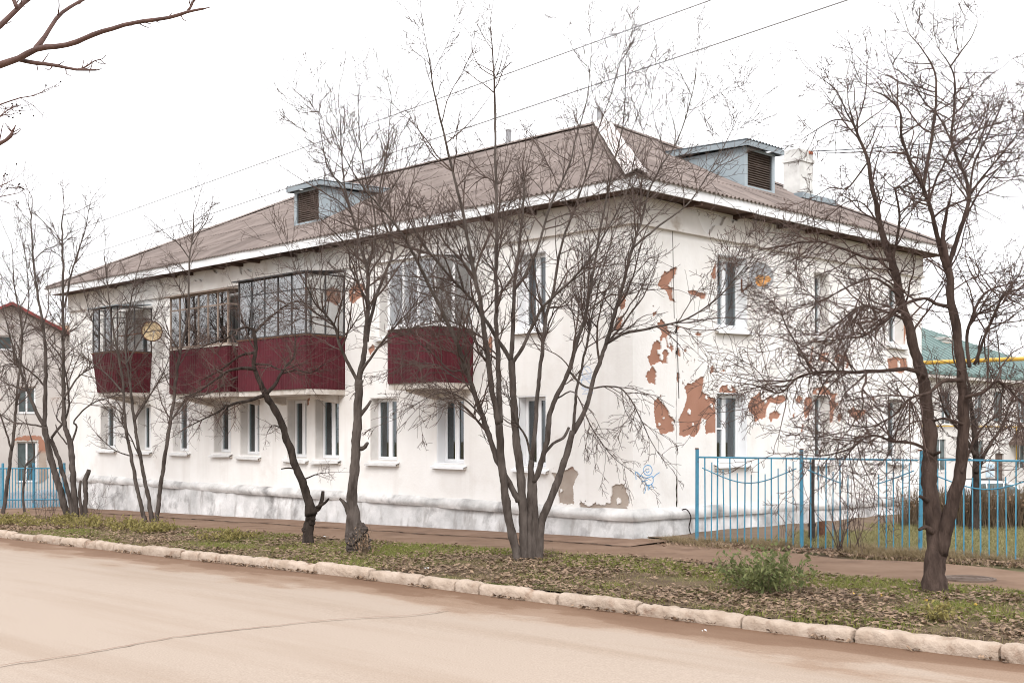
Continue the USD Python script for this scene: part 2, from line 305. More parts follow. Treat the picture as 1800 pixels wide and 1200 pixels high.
S = np.concatenate([np.linspace(-400, -20, 14), np.arange(-18, 48, 1.0), np.linspace(50, 420, 14)])
W = np.concatenate([-np.geomspace(400, 12, 10), [-9.5, -9, -4, -.02, .13, .5, 1, 1.5, 2, 2.5, 3, 4, 5, 6, 8, 10, 12, 15, 18, 22, 26, 30, 36, 44], np.geomspace(55, 500, 10)])
SS, WW = np.meshgrid(S, W, indexing='ij')
G = kp(SS, WW); gh = gz(G[..., 0], G[..., 1]) - .03 + .05 * (meshkit.fbm(np.stack([SS * .3, WW * .3, 0 * SS], -1), 3, 3) - .5) * (WW > .2)
gh = np.where(WW < 0.1, gz(G[..., 0], G[..., 1]) - .26, gh)
obj('ground', grid_mesh(np.dstack([G, gh])), 'ground', smooth=True, kind='structure', label='grassy and earthy ground around the houses')

S = np.arange(-40, 70, .5); W = -np.concatenate([[-.06], np.arange(.15, 9.2, .4)])
SS, WW = np.meshgrid(S, W, indexing='ij'); G = kp(SS, WW)
zr = gz(G[..., 0], G[..., 1]) - .13 + .012 * np.clip(-WW, 0, 3) + .02 * (meshkit.fbm(np.stack([SS * .5, WW * .5, 0 * SS], -1), 3, 8) - .5) * (WW < -.2)
road = obj('road', grid_mesh(np.dstack([G, zr])), 'road', smooth=True, kind='structure', label='pale dusty street with brown silt along the kerb')
rp = UsdGeom.PrimvarsAPI(stage.GetPrimAtPath(road))

from pxr import Vt
rp.CreatePrimvar('edge', Sdf.ValueTypeNames.FloatArray, 'vertex').Set(Vt.FloatArray.FromNumpy((-WW).ravel().astype(np.float32)))
rp.CreatePrimvar('lane', Sdf.ValueTypeNames.FloatArray, 'vertex').Set(Vt.FloatArray.FromNumpy((SS * .09).ravel().astype(np.float32)))
def road_z(x, y):
    s, w = kcoord(np.array([x, y])); return float(gz(x, y)) - .13 + .012 * np.clip(-w, 0, 3)
def ribbon(pts, w0, seed=0, lift=.006, zf=road_z):
    """a thin crack laid on a surface"""
    r = np.random.default_rng(seed); P = catmull(np.array([p[:2] for p in pts]), .12)
    P = P + r.normal(0, .012, P.shape)
    T = np.gradient(P, axis=0); T /= np.linalg.norm(T, axis=1, keepdims=True) + 1e-9
    Nn = np.stack([-T[:, 1], T[:, 0]], 1); h = w0 * r.uniform(.4, 1.0, len(P))[:, None] / 2
    A, B = P - Nn * h, P + Nn * h
    zz = np.array([zf(*p) for p in P]) + lift
    return grid_mesh(np.stack([np.column_stack([A, zz]), np.column_stack([B, zz])], 1))
mat('crack', (.20, .125, .09), (.25, .165, .125), 6, .95)
obj('crack', ribbon([ground(x, y, -.1) for x, y in ((-60, 1183), (0, 1173), (150, 1150), (310, 1122), (470, 1103), (620, 1088), (720, 1082), (790, 1071))], .032, 3, .016), 'crack', road)

# kerb stones, one by one between the joints seen in the photograph
kerb = obj('kerb', grid_mesh(np.dstack([kp(*np.meshgrid(np.arange(-14, 46, .5), [.03, .17], indexing='ij')), gz(*np.moveaxis(kp(*np.meshgrid(np.arange(-14, 46, .5), [.03, .17], indexing='ij')), -1, 0)) - .09])), 'earth', kind='structure', label='row of whitewashed concrete kerb stones along the street')
joints = sorted([float(kcoord(ground(x, 765 + 0 + np.interp(x, [18, 150, 260, 383, 540, 633, 850, 978, 1130, 1302, 1506, 1747], [182, 197, 208, 224, 243, 255, 278, 297, 313, 339, 362, 399]), -.13))[0]) for x in (18, 58, 106, 150, 203, 260, 322, 350, 383, 460, 540, 633, 732, 802, 850, 978, 1130, 1302, 1506, 1747)])
joints = [joints[0] - 3.1, joints[0] - 1.7] + joints + [joints[-1] + 1.6, joints[-1] + 3.3, joints[-1] + 4.9, joints[-1] + 6.4, joints[-1] + 8]
def kerb_stone(s0, s1, seed):
    r = np.random.default_rng(seed)
    s0, s1 = s0 + .03, s1 - .03
    n = max(6, int((s1 - s0) / .045)); ss = np.linspace(s0, s1, n)
    prof = np.array([(.0, -.06), (-.012, .05), (-.006, .105), (.008, .135), (.035, .153), (.10, .160), (.165, .155), (.19, .135), (.197, .0)])
    pl = np.concatenate([[0], np.cumsum(np.linalg.norm(np.diff(prof, axis=0), axis=1))]); pq = np.linspace(0, pl[-1], 20); prof = np.column_stack([np.interp(pq, pl, prof[:, 0]), np.interp(pq, pl, prof[:, 1])])
    tilt, lift, out = r.uniform(-.015, .015), r.uniform(-.025, .012), r.uniform(-.02, .02)
    P = np.zeros((n + 2, len(prof), 3))
    for i in range(n + 2):
        k = min(max(i - 1, 0), n - 1); e = min(k, n - 1 - k)
        sh = {0: .93, 1: .985}.get(e, 1.0) if 0 < i < n + 1 else .84
        s = ss[k] + (-.012 if i == 0 else .012 if i == n + 1 else 0)
        w = (prof[:, 0] - .09) * sh + .09 + out; h = prof[:, 1] * sh
        xy = kp(np.full(len(prof), s), w)
        P[i, :, :2] = xy; P[i, :, 2] = gz(xy[:, 0], xy[:, 1]) - .13 + h + lift + tilt * (s - s0)
    q = P.reshape(-1, 3); d = (meshkit.fbm(q * 9, 3, seed) - .5) * .055 + (meshkit.fbm(q * 3, 2, seed + 5) - .5) * .05 + (meshkit.fbm(q * 20, 3, seed + 9) - .5) * .042
    P = P + (d.reshape(P.shape[:2])[..., None] * np.array([-knrm[0] * .6, -knrm[1] * .6, .8]))
    v, f = grid_mesh(P); m = len(prof)
    caps = [[0, k + 1, k] for k in range(1, m - 1)] + [[(n + 1) * m, (n + 1) * m + k, (n + 1) * m + k + 1] for k in range(1, m - 1)]
    return v, np.vstack([f[:, ::-1], caps])
for i in range(len(joints) - 1):
    obj('kerb_stone', kerb_stone(joints[i], joints[i + 1], 40 + i), 'kerb', kerb, smooth=40)

# edges of the footpath, measured on the ground
pf = np.array([ground(*p)[:2] for p in ((-60, 902), (0, 906), (140, 914), (300, 925), (450, 936), (600, 948), (760, 958), (900, 967), (1100, 978), (1280, 993), (1420, 1009), (1600, 1022), (1800, 1040), (1950, 1056))])
sf, wf = kcoord(pf)
o = np.argsort(sf); sf, wf = sf[o], wf[o]
pb = np.array([ground(*p)[:2] for p in ((1150, 955), (1200, 953), (1360, 968), (1480, 982), (1650, 991), (1800, 1006), (1950, 1022))]); sb, wb = kcoord(pb); o = np.argsort(sb); sb, wb = sb[o], wb[o]
corner_s = float(kcoord(house(0, 0))[0])
S = np.arange(-12, 46, .22)
jf = .16 * (meshkit.fbm(np.stack([S * 1.1, 0 * S, 0 * S], -1), 4, 21) - .5) * 2
wfs = np.interp(S, sf, wf) + jf
hs, hw = kcoord(np.array([house(.08, t)[:2] for t in np.linspace(-.02, TL + 14, 60)])); o = np.argsort(hs)
wbs = np.where(S > sb[-1], np.interp(S, hs[o], hw[o]), np.interp(S, sb, wb)) + np.where(S < corner_s - .6, .18 * (meshkit.fbm(np.stack([S * 1.2, 0 * S + 5, 0 * S], -1), 4, 22) - .5) * 2, 0)
def strip(w0, w1, n, lift, amp, seed):
    a = np.linspace(0, 1, n)[None]; ww = w0[:, None] * (1 - a) + w1[:, None] * a; ss = np.repeat(S[:, None], n, 1)
    xy = kp(ss, ww); q = np.stack([ss * .9, ww * .9, 0 * ss], -1)
    return grid_mesh(np.dstack([xy, gz(xy[..., 0], xy[..., 1]) + lift + amp * (meshkit.fbm(q, 4, seed) - .5)]))
obj('verge', strip(0 * S + .15, wfs + .12, 26, .0, .07, 31), 'verge', smooth=True, kind='structure', label='leaf-strewn grass verge between kerb and footpath')
obj('footpath', strip(wfs - .05, wbs, 24, .016, .03, 32), 'path', smooth=True, kind='structure', label='brown dirt-covered asphalt footpath along the house')
# broken asphalt apron at the foot of the street front
ts = np.arange(-.9, TL + 1, .12)
ae = .95 + .35 * np.interp(ts, [0, 4, 12, 24], [.55, .9, .6, .3]) + .10 * (meshkit.fbm(np.stack([ts * 2.2, 0 * ts, 0 * ts], -1), 4, 9) - .5) * 2
P = np.zeros((len(ts), 5, 3))
for i, t in enumerate(ts):
    for j, (u, h) in enumerate(((.15, .055), (-ae[i] * .4, .05), (-ae[i] * .8, .045), (-ae[i], .035), (-ae[i] - .02, -.03))):
        p = house(u, t); P[i, j] = (p[0], p[1], float(gz(p[0], p[1])) + h + .02 * (meshkit.noise(np.array([t * 1.5, u, 1.])) - .5))
obj('apron', grid_mesh(P), 'apron', smooth=30, kind='structure', label='cracked asphalt apron at the foot of the white house')

apr = '/World/apron'
obj('crack', ribbon([house(-(a_ + .05), t_)[:2] for a_, t_ in zip(ae[::3], ts[::3])], .075, 12, .030, lambda x, y: float(gz(x, y))), 'dark_gap', apr)
# yard between the fence and the side wall
yard = Polygon([house(-.2, -.8)[:2], house(2, -1.2)[:2], *[ground(*p)[:2] for p in ((1404, 957), (1617, 970), (1800, 990), (2050, 1015))], house(26, -9)[:2], house(26, -.1)[:2], house(0.1, -.1)[:2]]).buffer(0)

ue = np.arange(.35, UW + 4, .2); P = np.zeros((len(ue), 8, 3))
for i, u in enumerate(ue):
    wd = 1.9 + .9 * (meshkit.noise(np.array([u * .9, 3., 1.])) - .5)
    for j, q in enumerate(np.linspace(.02, 1, 8)):
        p = house(u, -q * wd); P[i, j] = (p[0], p[1], float(gz(p[0], p[1])) + .012 + .05 * (1 - q) * (.5 + meshkit.noise(np.array([u * 2, q * 3, 2.]))) - .03 * (q > .95))
obj('bare_earth', grid_mesh(P), 'earth', smooth=True, kind='structure', label='trodden brown earth along the side wall of the house')
# ------------------------------------------------------------------ the house
hb = thing('apartment_building', 'two storey white apartment house with peeling plaster and brown hipped roof', 'building', loc=(C0[0], C0[1], 0), rotz=ROT)
# facade frames in the house's own coordinates (x along the side wall, y along the street front); a along, b outward, z
ST = (lambda v: np.stack([-v[:, 1], v[:, 0], v[:, 2]], 1), False)
SD = (lambda v: np.stack([v[:, 0], -v[:, 1], v[:, 2]], 1), True)
def fx(fr, m): return xf(m, fr[0], fr[1])
def fbox(fr, a0, a1, b0, b1, z0, z1): return fx(fr, box(a0, a1, b0, b1, z0, z1))
def fpoly(fr, poly, b0, b1):
    v, f = extrude(poly, b1 - b0)                     # (a, z, b)
    v = np.stack([v[:, 0], v[:, 2] + b0, v[:, 1]], 1)
    return fx(fr, (v, f[:, ::-1]))

WT = 6.9
stw = [  # street windows: left px, right px, top y, bottom y (outer opening), kind
    (178, 205, 712, 789, 'a'), (243, 267, 710, 792, 'a'), (305, 334, 705, 794, 'a'), (377, 408, 704, 796, 'a'), (423, 458, 702, 800, 'a'),
    (506, 541, 701, 805, 'c'), (555, 598, 699, 807, 'b'), (652, 700, 698, 810, 'a'), (769, 818, 697, 815, 'p'), (911, 962, 695, 821, 'p'),
    (911, 962, 443, 577, 'p'), (668, 716, 480, 590, 'a')]
sdw = [(1257, 1312, 690, 812, 't'), (1427, 1457, 693, 810, 'a'), (1558, 1586, 700, 809, 'a'), (1258, 1312, 449, 578, 'p'), (1428, 1456, 479, 592, 'a'), (1559, 1587, 500, 606, 'a')]
def opening(conv, w):
    a0, z0 = conv(w[0], w[3]); a1, _ = conv(w[1], w[3]); _, z1 = conv((w[0] + w[1]) / 2, w[2]); _, z0 = conv((w[0] + w[1]) / 2, w[3])
    return min(a0, a1), max(a0, a1), z0, z1
sto = [opening(street, w) for w in stw]; sdo = [opening(side, w) for w in sdw]
# upper floor openings behind the balconies
bal_open = [(4.95, 5.85, 3.45, 5.75), (9.9, 10.7, 3.45, 5.75), (10.95, 12.0, 4.2, 5.75), (13.4, 14.2, 3.45, 5.75), (14.45, 15.5, 4.2, 5.75), (19.3, 20.3, 3.45, 5.75)]
holes_st = [sbox(a0, z0, a1, z1) for a0, a1, z0, z1 in sto + bal_open]; holes_sd = [sbox(a0, z0, a1, z1) for a0, a1, z0, z1 in sdo]

def jag(pts, seed, amp=.045, step=.03):
    """ragged edge for a patch of fallen plaster"""
    p = Polygon(pts).buffer(0); r = np.random.default_rng(seed)
    if p.geom_type != 'Polygon': p = max(p.geoms, key=lambda g: g.area)
    c = np.array(p.exterior.segmentize(step).coords)[:-1]
    k = amp * (meshkit.fbm(np.column_stack([c * 9, np.full(len(c), seed)]), 4, seed)[:, None] - .5) * 2.2
    d = c - c.mean(0); d /= np.linalg.norm(d, axis=1, keepdims=True) + 1e-9
    return Polygon(c + k * d + r.normal(0, amp * .22, c.shape)).buffer(0)
side_px = [
 [(1153,503),(1160,486),(1166,478),(1176,474),(1184,467),(1189,472),(1185,486),(1178,494),(1173,503),(1182,505),(1181,521),(1186,530),(1176,530),(1168,512)],
 [(1207,511),(1214,510),(1222,512),(1232,515),(1241,514),(1241,521),(1236,526),(1225,524),(1215,519),(1210,517)],
 [(1247,484),(1255,463),(1259,463),(1259,490),(1253,492)], [(1145,549),(1154,547),(1150,556),(1146,558)],
 [(1153,567),(1162,562),(1168,567),(1172,572),(1172,578),(1177,587),(1175,600),(1180,607),(1183,613),(1180,622),(1175,612),(1171,612),(1169,600),(1165,595),(1162,600),(1157,600),(1157,593),(1162,587),(1158,578)],
 [(1145,605),(1153,600),(1160,603),(1163,612),(1155,615),(1155,620),(1160,625),(1163,618),(1168,612),(1174,622),(1171,628),(1172,638),(1163,641),(1158,637),(1147,640),(1143,643),(1139,637),(1138,628),(1142,620),(1142,613)],
 [(1143,641),(1148,645),(1152,655),(1151,665),(1152,676),(1145,673),(1138,670),(1134,662),(1135,653),(1140,650)],
 [(1187,573),(1193,571),(1196,573),(1192,582),(1187,587),(1184,583)], [(1187,612),(1192,613),(1195,625),(1194,627),(1188,623),(1186,620)],
 [(1202,614),(1206,617),(1204,620),(1201,618)], [(1205,635),(1209,632),(1211,637),(1207,639)], [(1217,640),(1219,630),(1221,631),(1218,642)], [(1246,655),(1250,642),(1253,644),(1252,653),(1246,658)], [(1265,651),(1272,649),(1274,652),(1266,654)],
 [(1218,586),(1226,583),(1230,586),(1233,590),(1224,591)], [(1187,655),(1191,657),(1193,672),(1189,671)],
 [(1197,667),(1203,678),(1217,670),(1230,662),(1237,663),(1235,680),(1233,688),(1245,697),(1257,700),(1258,730),(1258,760),(1240,763),(1235,757),(1239,737),(1233,737),(1227,760),(1218,768),(1213,765),(1200,767),(1192,765),(1190,740),(1202,710),(1205,693),(1198,673)],
 [(1147,707),(1153,698),(1163,707),(1170,717),(1177,730),(1185,740),(1185,757),(1170,763),(1160,762),(1152,750),(1148,727)],
 [(1262,680),(1277,675),(1285,677),(1293,685),(1296,691),(1262,691)],
 [(1313,713),(1318,700),(1328,692),(1335,687),(1337,702),(1343,703),(1350,695),(1360,698),(1367,693),(1380,695),(1382,703),(1370,710),(1363,710),(1353,707),(1347,717),(1345,733),(1333,738),(1325,742),(1322,728),(1315,723)],
 [(1350,727),(1363,720),(1370,728),(1368,735),(1358,738),(1354,745),(1350,735)], [(1413,700),(1428,693),(1428,713),(1422,730),(1413,737),(1410,720)], [(1428,682),(1447,678),(1457,683),(1460,694),(1427,694)],
 [(1456,690),(1472,690),(1475,710),(1465,723),(1463,742),(1454,743),(1455,713)], [(1468,733),(1475,725),(1480,733),(1473,742)], [(1485,715),(1493,720),(1500,712),(1503,718),(1522,720),(1520,728),(1503,740),(1495,733)],
 [(1425,607),(1430,610),(1427,635),(1420,640)], [(1437,623),(1443,616),(1457,622),(1456,637),(1447,637),(1437,633)], [(1465,627),(1473,621),(1490,627),(1495,640),(1487,647),(1477,642),(1467,635)],
 [(1558,630),(1573,627),(1592,630),(1595,647),(1580,658),(1560,648)], [(1586,540),(1592,545),(1593,575),(1590,605),(1586,605)], [(1448,672),(1452,665),(1457,668),(1455,674)], [(1392,728),(1396,726),(1395,735),(1391,734)],
 [(1408,745),(1413,743),(1410,760),(1406,758)], [(1424,750),(1427,755),(1425,767)], [(1395,700),(1405,695),(1412,700),(1405,710),(1398,708)], [(1530,700),(1536,695),(1538,703),(1533,708)], [(1241,705),(1247,700),(1250,706),(1245,710)]]
street_px = [
 [(613,510),(622,500),(633,497),(642,500),(642,520),(633,525),(623,533),(615,528)], [(862,590),(868,592),(867,620),(853,620),(855,607)],
 [(970,832),(990,827),(1010,820),(1018,833),(1010,850),(1010,884),(983,887),(983,850)],
 [(1020,880),(1030,885),(1037,890),(1050,882),(1060,887),(1075,883),(1077,853),(1092,850),(1098,853),(1102,863),(1107,873),(1107,887),(1104,890),(1103,897),(1037,895),(1020,893)],
 [(1082,575),(1088,560),(1096,555),(1095,575),(1086,583)], [(1090,545),(1094,520),(1102,515),(1100,540)], [(648,615),(655,605),(660,612),(652,625)], [(540,700),(546,697),(545,712),(539,712)]]
zst = lambda t: .60 + .17 * t / TL                      # plinth top along the street front
zsd = lambda u: .60 - .10 * u / UW
skin_st = Polygon([(-.03, zst(0) - .1), (TL, zst(TL) - .1), (TL, WT), (-.03, WT)])
skin_sd = Polygon([(0, .38), (UW, .38), (UW, WT), (0, WT)])
gone_st = [jag([street(*p) for p in q], 60 + i) for i, q in enumerate(street_px)]
gone_sd = [jag([side(*p) for p in q], 90 + i) for i, q in enumerate(side_px)]
def islands(g, seed):
    # bits of plaster still clinging inside a patch, and small flakes gone beside it
    r = np.random.default_rng(seed); x0, y0, x1, y1 = g.bounds
    if g.area > .10:
        for _ in range(int(2 + g.area * 4)):
            c = (r.uniform(x0, x1), r.uniform(y0, y1)); s = r.uniform(.018, .075)
            g = g.difference(jag([(c[0] + s * r.uniform(.5, 1.3) * math.cos(a), c[1] + s * 1.2 * r.uniform(.5, 1.3) * math.sin(a)) for a in np.linspace(0, 6, 9)], seed + 1, .02, .02))
    ex = []
    for _ in range(int(2 + g.area * 3)):
        p = g.exterior.interpolate(r.random(), normalized=True) if g.geom_type == 'Polygon' else g.geoms[0].exterior.interpolate(r.random(), normalized=True); s = r.uniform(.008, .03); c = (p.x + r.normal(0, .09), p.y + r.normal(0, .09))
        ex.append(Polygon([(c[0] + s * r.uniform(.5, 1.4) * math.cos(a), c[1] + s * r.uniform(.5, 1.4) * math.sin(a)) for a in np.linspace(0, 5.5, 6)]).buffer(0))
    return unary_union([g] + ex)
gone_st = [islands(g, 300 + i) for i, g in enumerate(gone_st)]; gone_sd = [islands(g, 340 + i) for i, g in enumerate(gone_sd)]
# the long vertical crack in the side wall
r_ = np.random.default_rng(5)
cz = np.arange(.5, 5.2, .07); cu = np.array([side(1187.5 + .5 * math.sin(z * 2), 765)[0] for z in cz]) + r_.normal(0, .006, len(cz))
cw = np.interp(cz, [.5, .6, 1.25, 1.4, 2.6, 3.2, 5.2], [.07, .085, .06, .02, .045, .022, .012]) * r_.uniform(.5, 1.1, len(cz)) / 2
crack = Polygon(np.vstack([np.column_stack([cu - cw, cz]), np.column_stack([cu + cw, cz])[::-1]])).buffer(0)
skin_st = skin_st.difference(unary_union(holes_st + gone_st)); skin_sd = skin_sd.difference(unary_union(holes_sd + gone_sd + [crack]))
core_st = Polygon([(.4, -.6), (TL, -.6), (TL, WT), (.4, WT)]).difference(unary_union(holes_st))
core_sd = Polygon([(0, -.6), (UW, -.6), (UW, WT), (0, WT)]).difference(unary_union(holes_sd))
wall = obj('wall', join([fpoly(ST, core_st, -.4, 0), fpoly(SD, core_sd, -.4, 0), box(.4, UW, TL - .3, TL, -.6, WT), box(UW - .3, UW, .4, TL - .3, -.6, WT)]), 'undercoat', hb, label='bare terracotta undercoat where plaster has fallen')
obj('plaster', fpoly(ST, skin_st, .0, .03), 'plaster', wall)
obj('plaster', fpoly(SD, skin_sd, .0, .03), 'plaster', wall)
obj('crack', fpoly(SD, crack.buffer(.03), .001, .004), 'dark_gap', wall)
obj('floor', join([box(.42, UW - .32, .42, TL - .32, z, z + .25) for z in (.35, 3.35, 6.62)] + [box(3.2, 3.3, .42, TL - .32, .62, 6.6), box(.42, 3.2, 3.9, 4.0, .62, 6.6), box(.42, 3.2, 9.0, 9.1, .62, 6.6), box(.42, 3.2, 16.5, 16.6, .62, 6.6)]), 'interior', hb)

# plinth and its bulging ledge, swept round the corner
path = [(0.0, t) for t in np.arange(TL, .05, -.13)] + [(0.0, 0.0)] + [(u, 0.0) for u in np.arange(.08, UW, .13)] + [(UW, 0.0)]
path = np.array(path); nc = [i for i in range(len(path)) if path[i, 0] == 0 and path[i, 1] == 0][0]
nrm = np.where((np.arange(len(path)) <= nc)[:, None], np.array([[-1., 0.]]), np.array([[0., -1.]])); nrm[nc] = (-1, -1)
sl = np.concatenate([[0], np.cumsum(np.linalg.norm(np.diff(path, axis=0), axis=1))])
ztop = np.where(np.arange(len(path)) <= nc, zst(path[:, 1]), zsd(path[:, 0])) + .045 * (meshkit.fbm(np.stack([sl * .35, 0 * sl, 0 * sl], -1), 3, 2) - .5)
wxy = C0 + path[:, :1] * D2 + path[:, 1:] * D1; gzp = gz(wxy[:, 0], wxy[:, 1])
def sweep(prof, seed, amp):
    P = np.zeros((len(path), len(prof), 3))
    for j, (b, zf) in enumerate(prof):
        P[:, j, :2] = path + nrm * b; P[:, j, 2] = zf(ztop, gzp)
    q = np.stack([np.repeat(sl[:, None], len(prof), 1), P[..., 2] * 2.0, np.zeros(P.shape[:2])], -1)
    d = amp * ((meshkit.fbm(q * .9, 4, seed) - .5) * 1.6 + (meshkit.fbm(q * 4, 2, seed + 1) - .5) * .5)
    P[..., :2] += nrm[:, None] * d[..., None]; P[..., 2] += .5 * d * np.linspace(0, 1, len(prof))[None] * (np.linspace(1, 0, len(prof))[None])
    return grid_mesh(P)
obj('plinth', sweep([(.05, lambda zt, g: zt - .12)] + [(.05 + .012 * k, (lambda k: lambda zt, g: (zt - .18) * (1 - k / 6) + (g - .1) * k / 6)(k)) for k in range(7)], 5, .06), 'plinth', hb, smooth=50)
obj('ledge', sweep([(.005, lambda zt, g: zt + .035), (.05, lambda zt, g: zt + .012), (.105, lambda zt, g: zt - .03), (.14, lambda zt, g: zt - .09), (.135, lambda zt, g: zt - .15), (.10, lambda zt, g: zt - .21), (.045, lambda zt, g: zt - .185)], 7, .10), 'ledge', hb, smooth=45)
dc = catmull([(side(1190, 0)[0], -.03, .52), (side(1194, 0)[0], -.17, .58), (side(1200, 0)[0], -.21, .42), (side(1201, 0)[0], -.15, .2), (side(1202, 0)[0], -.19, .02)], .05)
obj('drain_cable', tubes([(dc, np.full(len(dc), .013))], 6), 'iron_dark', hb)
for px, y0, y1, off in ((1179, 352, 560, .03), (1187, 560, 700, .035)):     # thin cables down the side wall
    u0, z0 = side(px, y0); u1, z1 = side(px + 4, y1)
    obj('cable', bar((u0, -off, z0), (u1, -off, z1), .008, 5), 'iron_dark', hb)

# cornice under the eaves with a broken upper edge
def cornice(fr, L, seed):
    a = np.arange(0, L + .01, .08); n = meshkit.fbm(np.stack([a * 1.3, 0 * a, 0 * a], -1), 4, seed)
    top = WT - .03 - np.clip(n - .52, 0, 1) * 1.5
    return Polygon(np.vstack([np.column_stack([a, np.full(len(a), 6.36)]), np.column_stack([a, top])[::-1]])).buffer(0)
cs, cd = cornice(ST, TL, 3), cornice(SD, UW, 4)
low = sbox(0, 6.28, TL, 6.358)
obj('cornice', join([fpoly(ST, cs, .031, .10), fpoly(ST, sbox(-.105, 6.30, TL, 6.357), .031, .125), fpoly(SD, cs.intersection(sbox(0, 0, .01, 9)).union(cd), .031, .10), fpoly(SD, sbox(-.02, 6.30, UW, 6.357), .031, .125)]), 'cornice', hb, label='plaster cornice with broken dirty upper edge')
EV, PIT = .6, math.radians(27)
# soffit and rafter ends
obj('soffit', join([box(-EV + .03, UW + .45, -EV + .03, .02, WT - .004, WT + .03), box(-EV + .03, .02, .024, TL + EV - .03, WT - .002, WT + .032), box(UW, UW + .45, .024, TL + EV, WT - .004, WT + .03)]), 'soffit', hb, label='dark brown boards under the eaves')
raf = [box(-EV + .05, -.02, t - .04, t + .04, WT - .09, WT - .01) for t in np.cumsum(np.random.default_rng(6).uniform(.8, 2.0, 15))] + [box(u - .04, u + .04, -EV + .05, -.02, WT - .09, WT - .01) for u in np.cumsum(np.random.default_rng(7).uniform(.8, 2.0, 7))]
for m in raf: obj('rafter_end', m, 'soffit', hb)
# fascia boards, butted lengths, a little uneven
r_ = np.random.default_rng(8)
t = -EV
while t < TL + EV - .01:
    e = min(t + 2.0, TL + EV); d = r_.uniform(-.012, .012)
    obj('fascia_board', box(-EV - .02, -EV + .012, t + .003, e - .003, 6.865 + d, 7.10), 'fascia', hb); t = e
u = -EV + .015
while u < UW + .45 - .01:
    e = min(u + 2.0, UW + .45); d = r_.uniform(-.012, .012)
    obj('fascia_board', box(u + .003, e - .003, -EV - .018, -EV + .014, 6.865 + d, 7.10), 'fascia', hb); u = e

# hipped roof: deck, then every corrugated sheet of the slopes in view
xa, xb, ya, yb = -EV, UW + EV, -EV, TL + EV; half = (xb - xa) / 2; ZE = 7.085; RH = half * math.tan(PIT)
xm = (xa + xb) / 2
dv = np.array([[xa, ya, ZE], [xb, ya, ZE], [xb, yb, ZE], [xa, yb, ZE], [xm, ya + half, ZE + RH], [xm, yb - half, ZE + RH]], float) - [0, 0, .05]
dv[:4, :2] += np.array([[.04, .04], [-.04, .04], [-.04, -.04], [.04, -.04]])
roof = obj('roof', (dv, [[0, 1, 4], [1, 2, 5], [1, 5, 4], [2, 3, 5], [3, 0, 4], [3, 4, 5], [0, 2, 1], [0, 3, 2]]), 'roof_sheet', hb, label='brown hipped roof of corrugated asbestos sheets')
def slope(origin, adir, bdir, L, seed):
    """sheets over a hip-ended slope; adir along the eave, bdir inwards (plan)"""
    r = np.random.default_rng(seed)
    adir, bdir = np.array(adir, float), np.array([bdir[0] * math.cos(PIT), bdir[1] * math.cos(PIT), math.sin(PIT)])
    nn = np.array([-bdir[0] / math.cos(PIT) * math.sin(PIT), -bdir[1] / math.cos(PIT) * math.sin(PIT), math.cos(PIT)])
    adir3 = np.array([adir[0], adir[1], 0.0]); SL = half / math.cos(PIT)
    rows = np.array([-.06, 1.5, 3.05, 4.6, 6.1, SL - .02])
    for k in range(len(rows) - 1):
        a = -.02 - (k % 2) * .0
        while a < L:
            e = min(a + 1.05, L); x = np.arange(a, e + .001, .025)
            top = np.minimum(rows[k + 1] + .12, np.minimum(x + .06, L - x + .06) / math.cos(PIT)); bot = np.full(len(x), rows[k] + r.uniform(-.012, .012))
            keep = top > bot + .02
            if keep.sum() > 3:
                x, tp, bt = x[keep], top[keep], bot[keep]; tp = np.minimum(tp, SL - .01)
                wv = .024 * np.cos(x * 2 * math.pi / .15); lift, sk = r.uniform(.0, .008), r.uniform(-.004, .004)
                q = lambda b, h: origin + x[:, None] * adir3 + b[:, None] * bdir + (wv + h + lift)[:, None] * nn
                P = np.stack([q(bt, np.full(len(x), .016)), q(bt, np.full(len(x), .032)), q((bt + tp) / 2, np.full(len(x), .022 + sk)), q(tp, np.full(len(x), .010))], 1)
                v, f = grid_mesh(P)
                obj('roof_sheet', (v, f), 'roof_sheet', roof)
            a = e
slope(np.array([xa, yb, ZE]), (0, -1), (1, 0), yb - ya, 1)
slope(np.array([xa, ya, ZE]), (1, 0), (0, 1), xb - xa, 2)
def cap(p, q, w, lift, name, m):
    p, q = np.array(p, float), np.array(q, float); d = (q - p) / np.linalg.norm(q - p); s = np.cross(d, [0, 0, 1]); s /= np.linalg.norm(s); n = np.cross(s, d)
    k = np.linspace(0, 1, 14); r = np.random.default_rng(3)
    prof = [(-w, -.16 * w * 2.4), (-w * .35, -.02), (0, .03), (w * .35, -.02), (w, -.16 * w * 2.4)]
    P = np.array([[p + (q - p) * a + s * (x + r.normal(0, .006)) + n * (z + lift + r.normal(0, .004)) for x, z in prof] for a in k])
    obj(name, grid_mesh(P), m, roof, smooth=30)
cap((xa - .03, ya - .03, ZE + .03), (xm, ya + half, ZE + RH + .03), .23, .085, 'hip_cap', 'ridge_cap')
cap((xm, ya + half, ZE + RH + .03), (xb, ya, ZE + .03), .12, .05, 'hip_cap', 'roof_sheet')
cap((xa, yb, ZE + .03), (xm, yb - half, ZE + RH + .03), .14, .05, 'hip_cap', 'roof_sheet')
cap((xm, ya + half, ZE + RH), (xm, yb - half, ZE + RH), .22, .07, 'ridge_cap', 'roof_sheet')
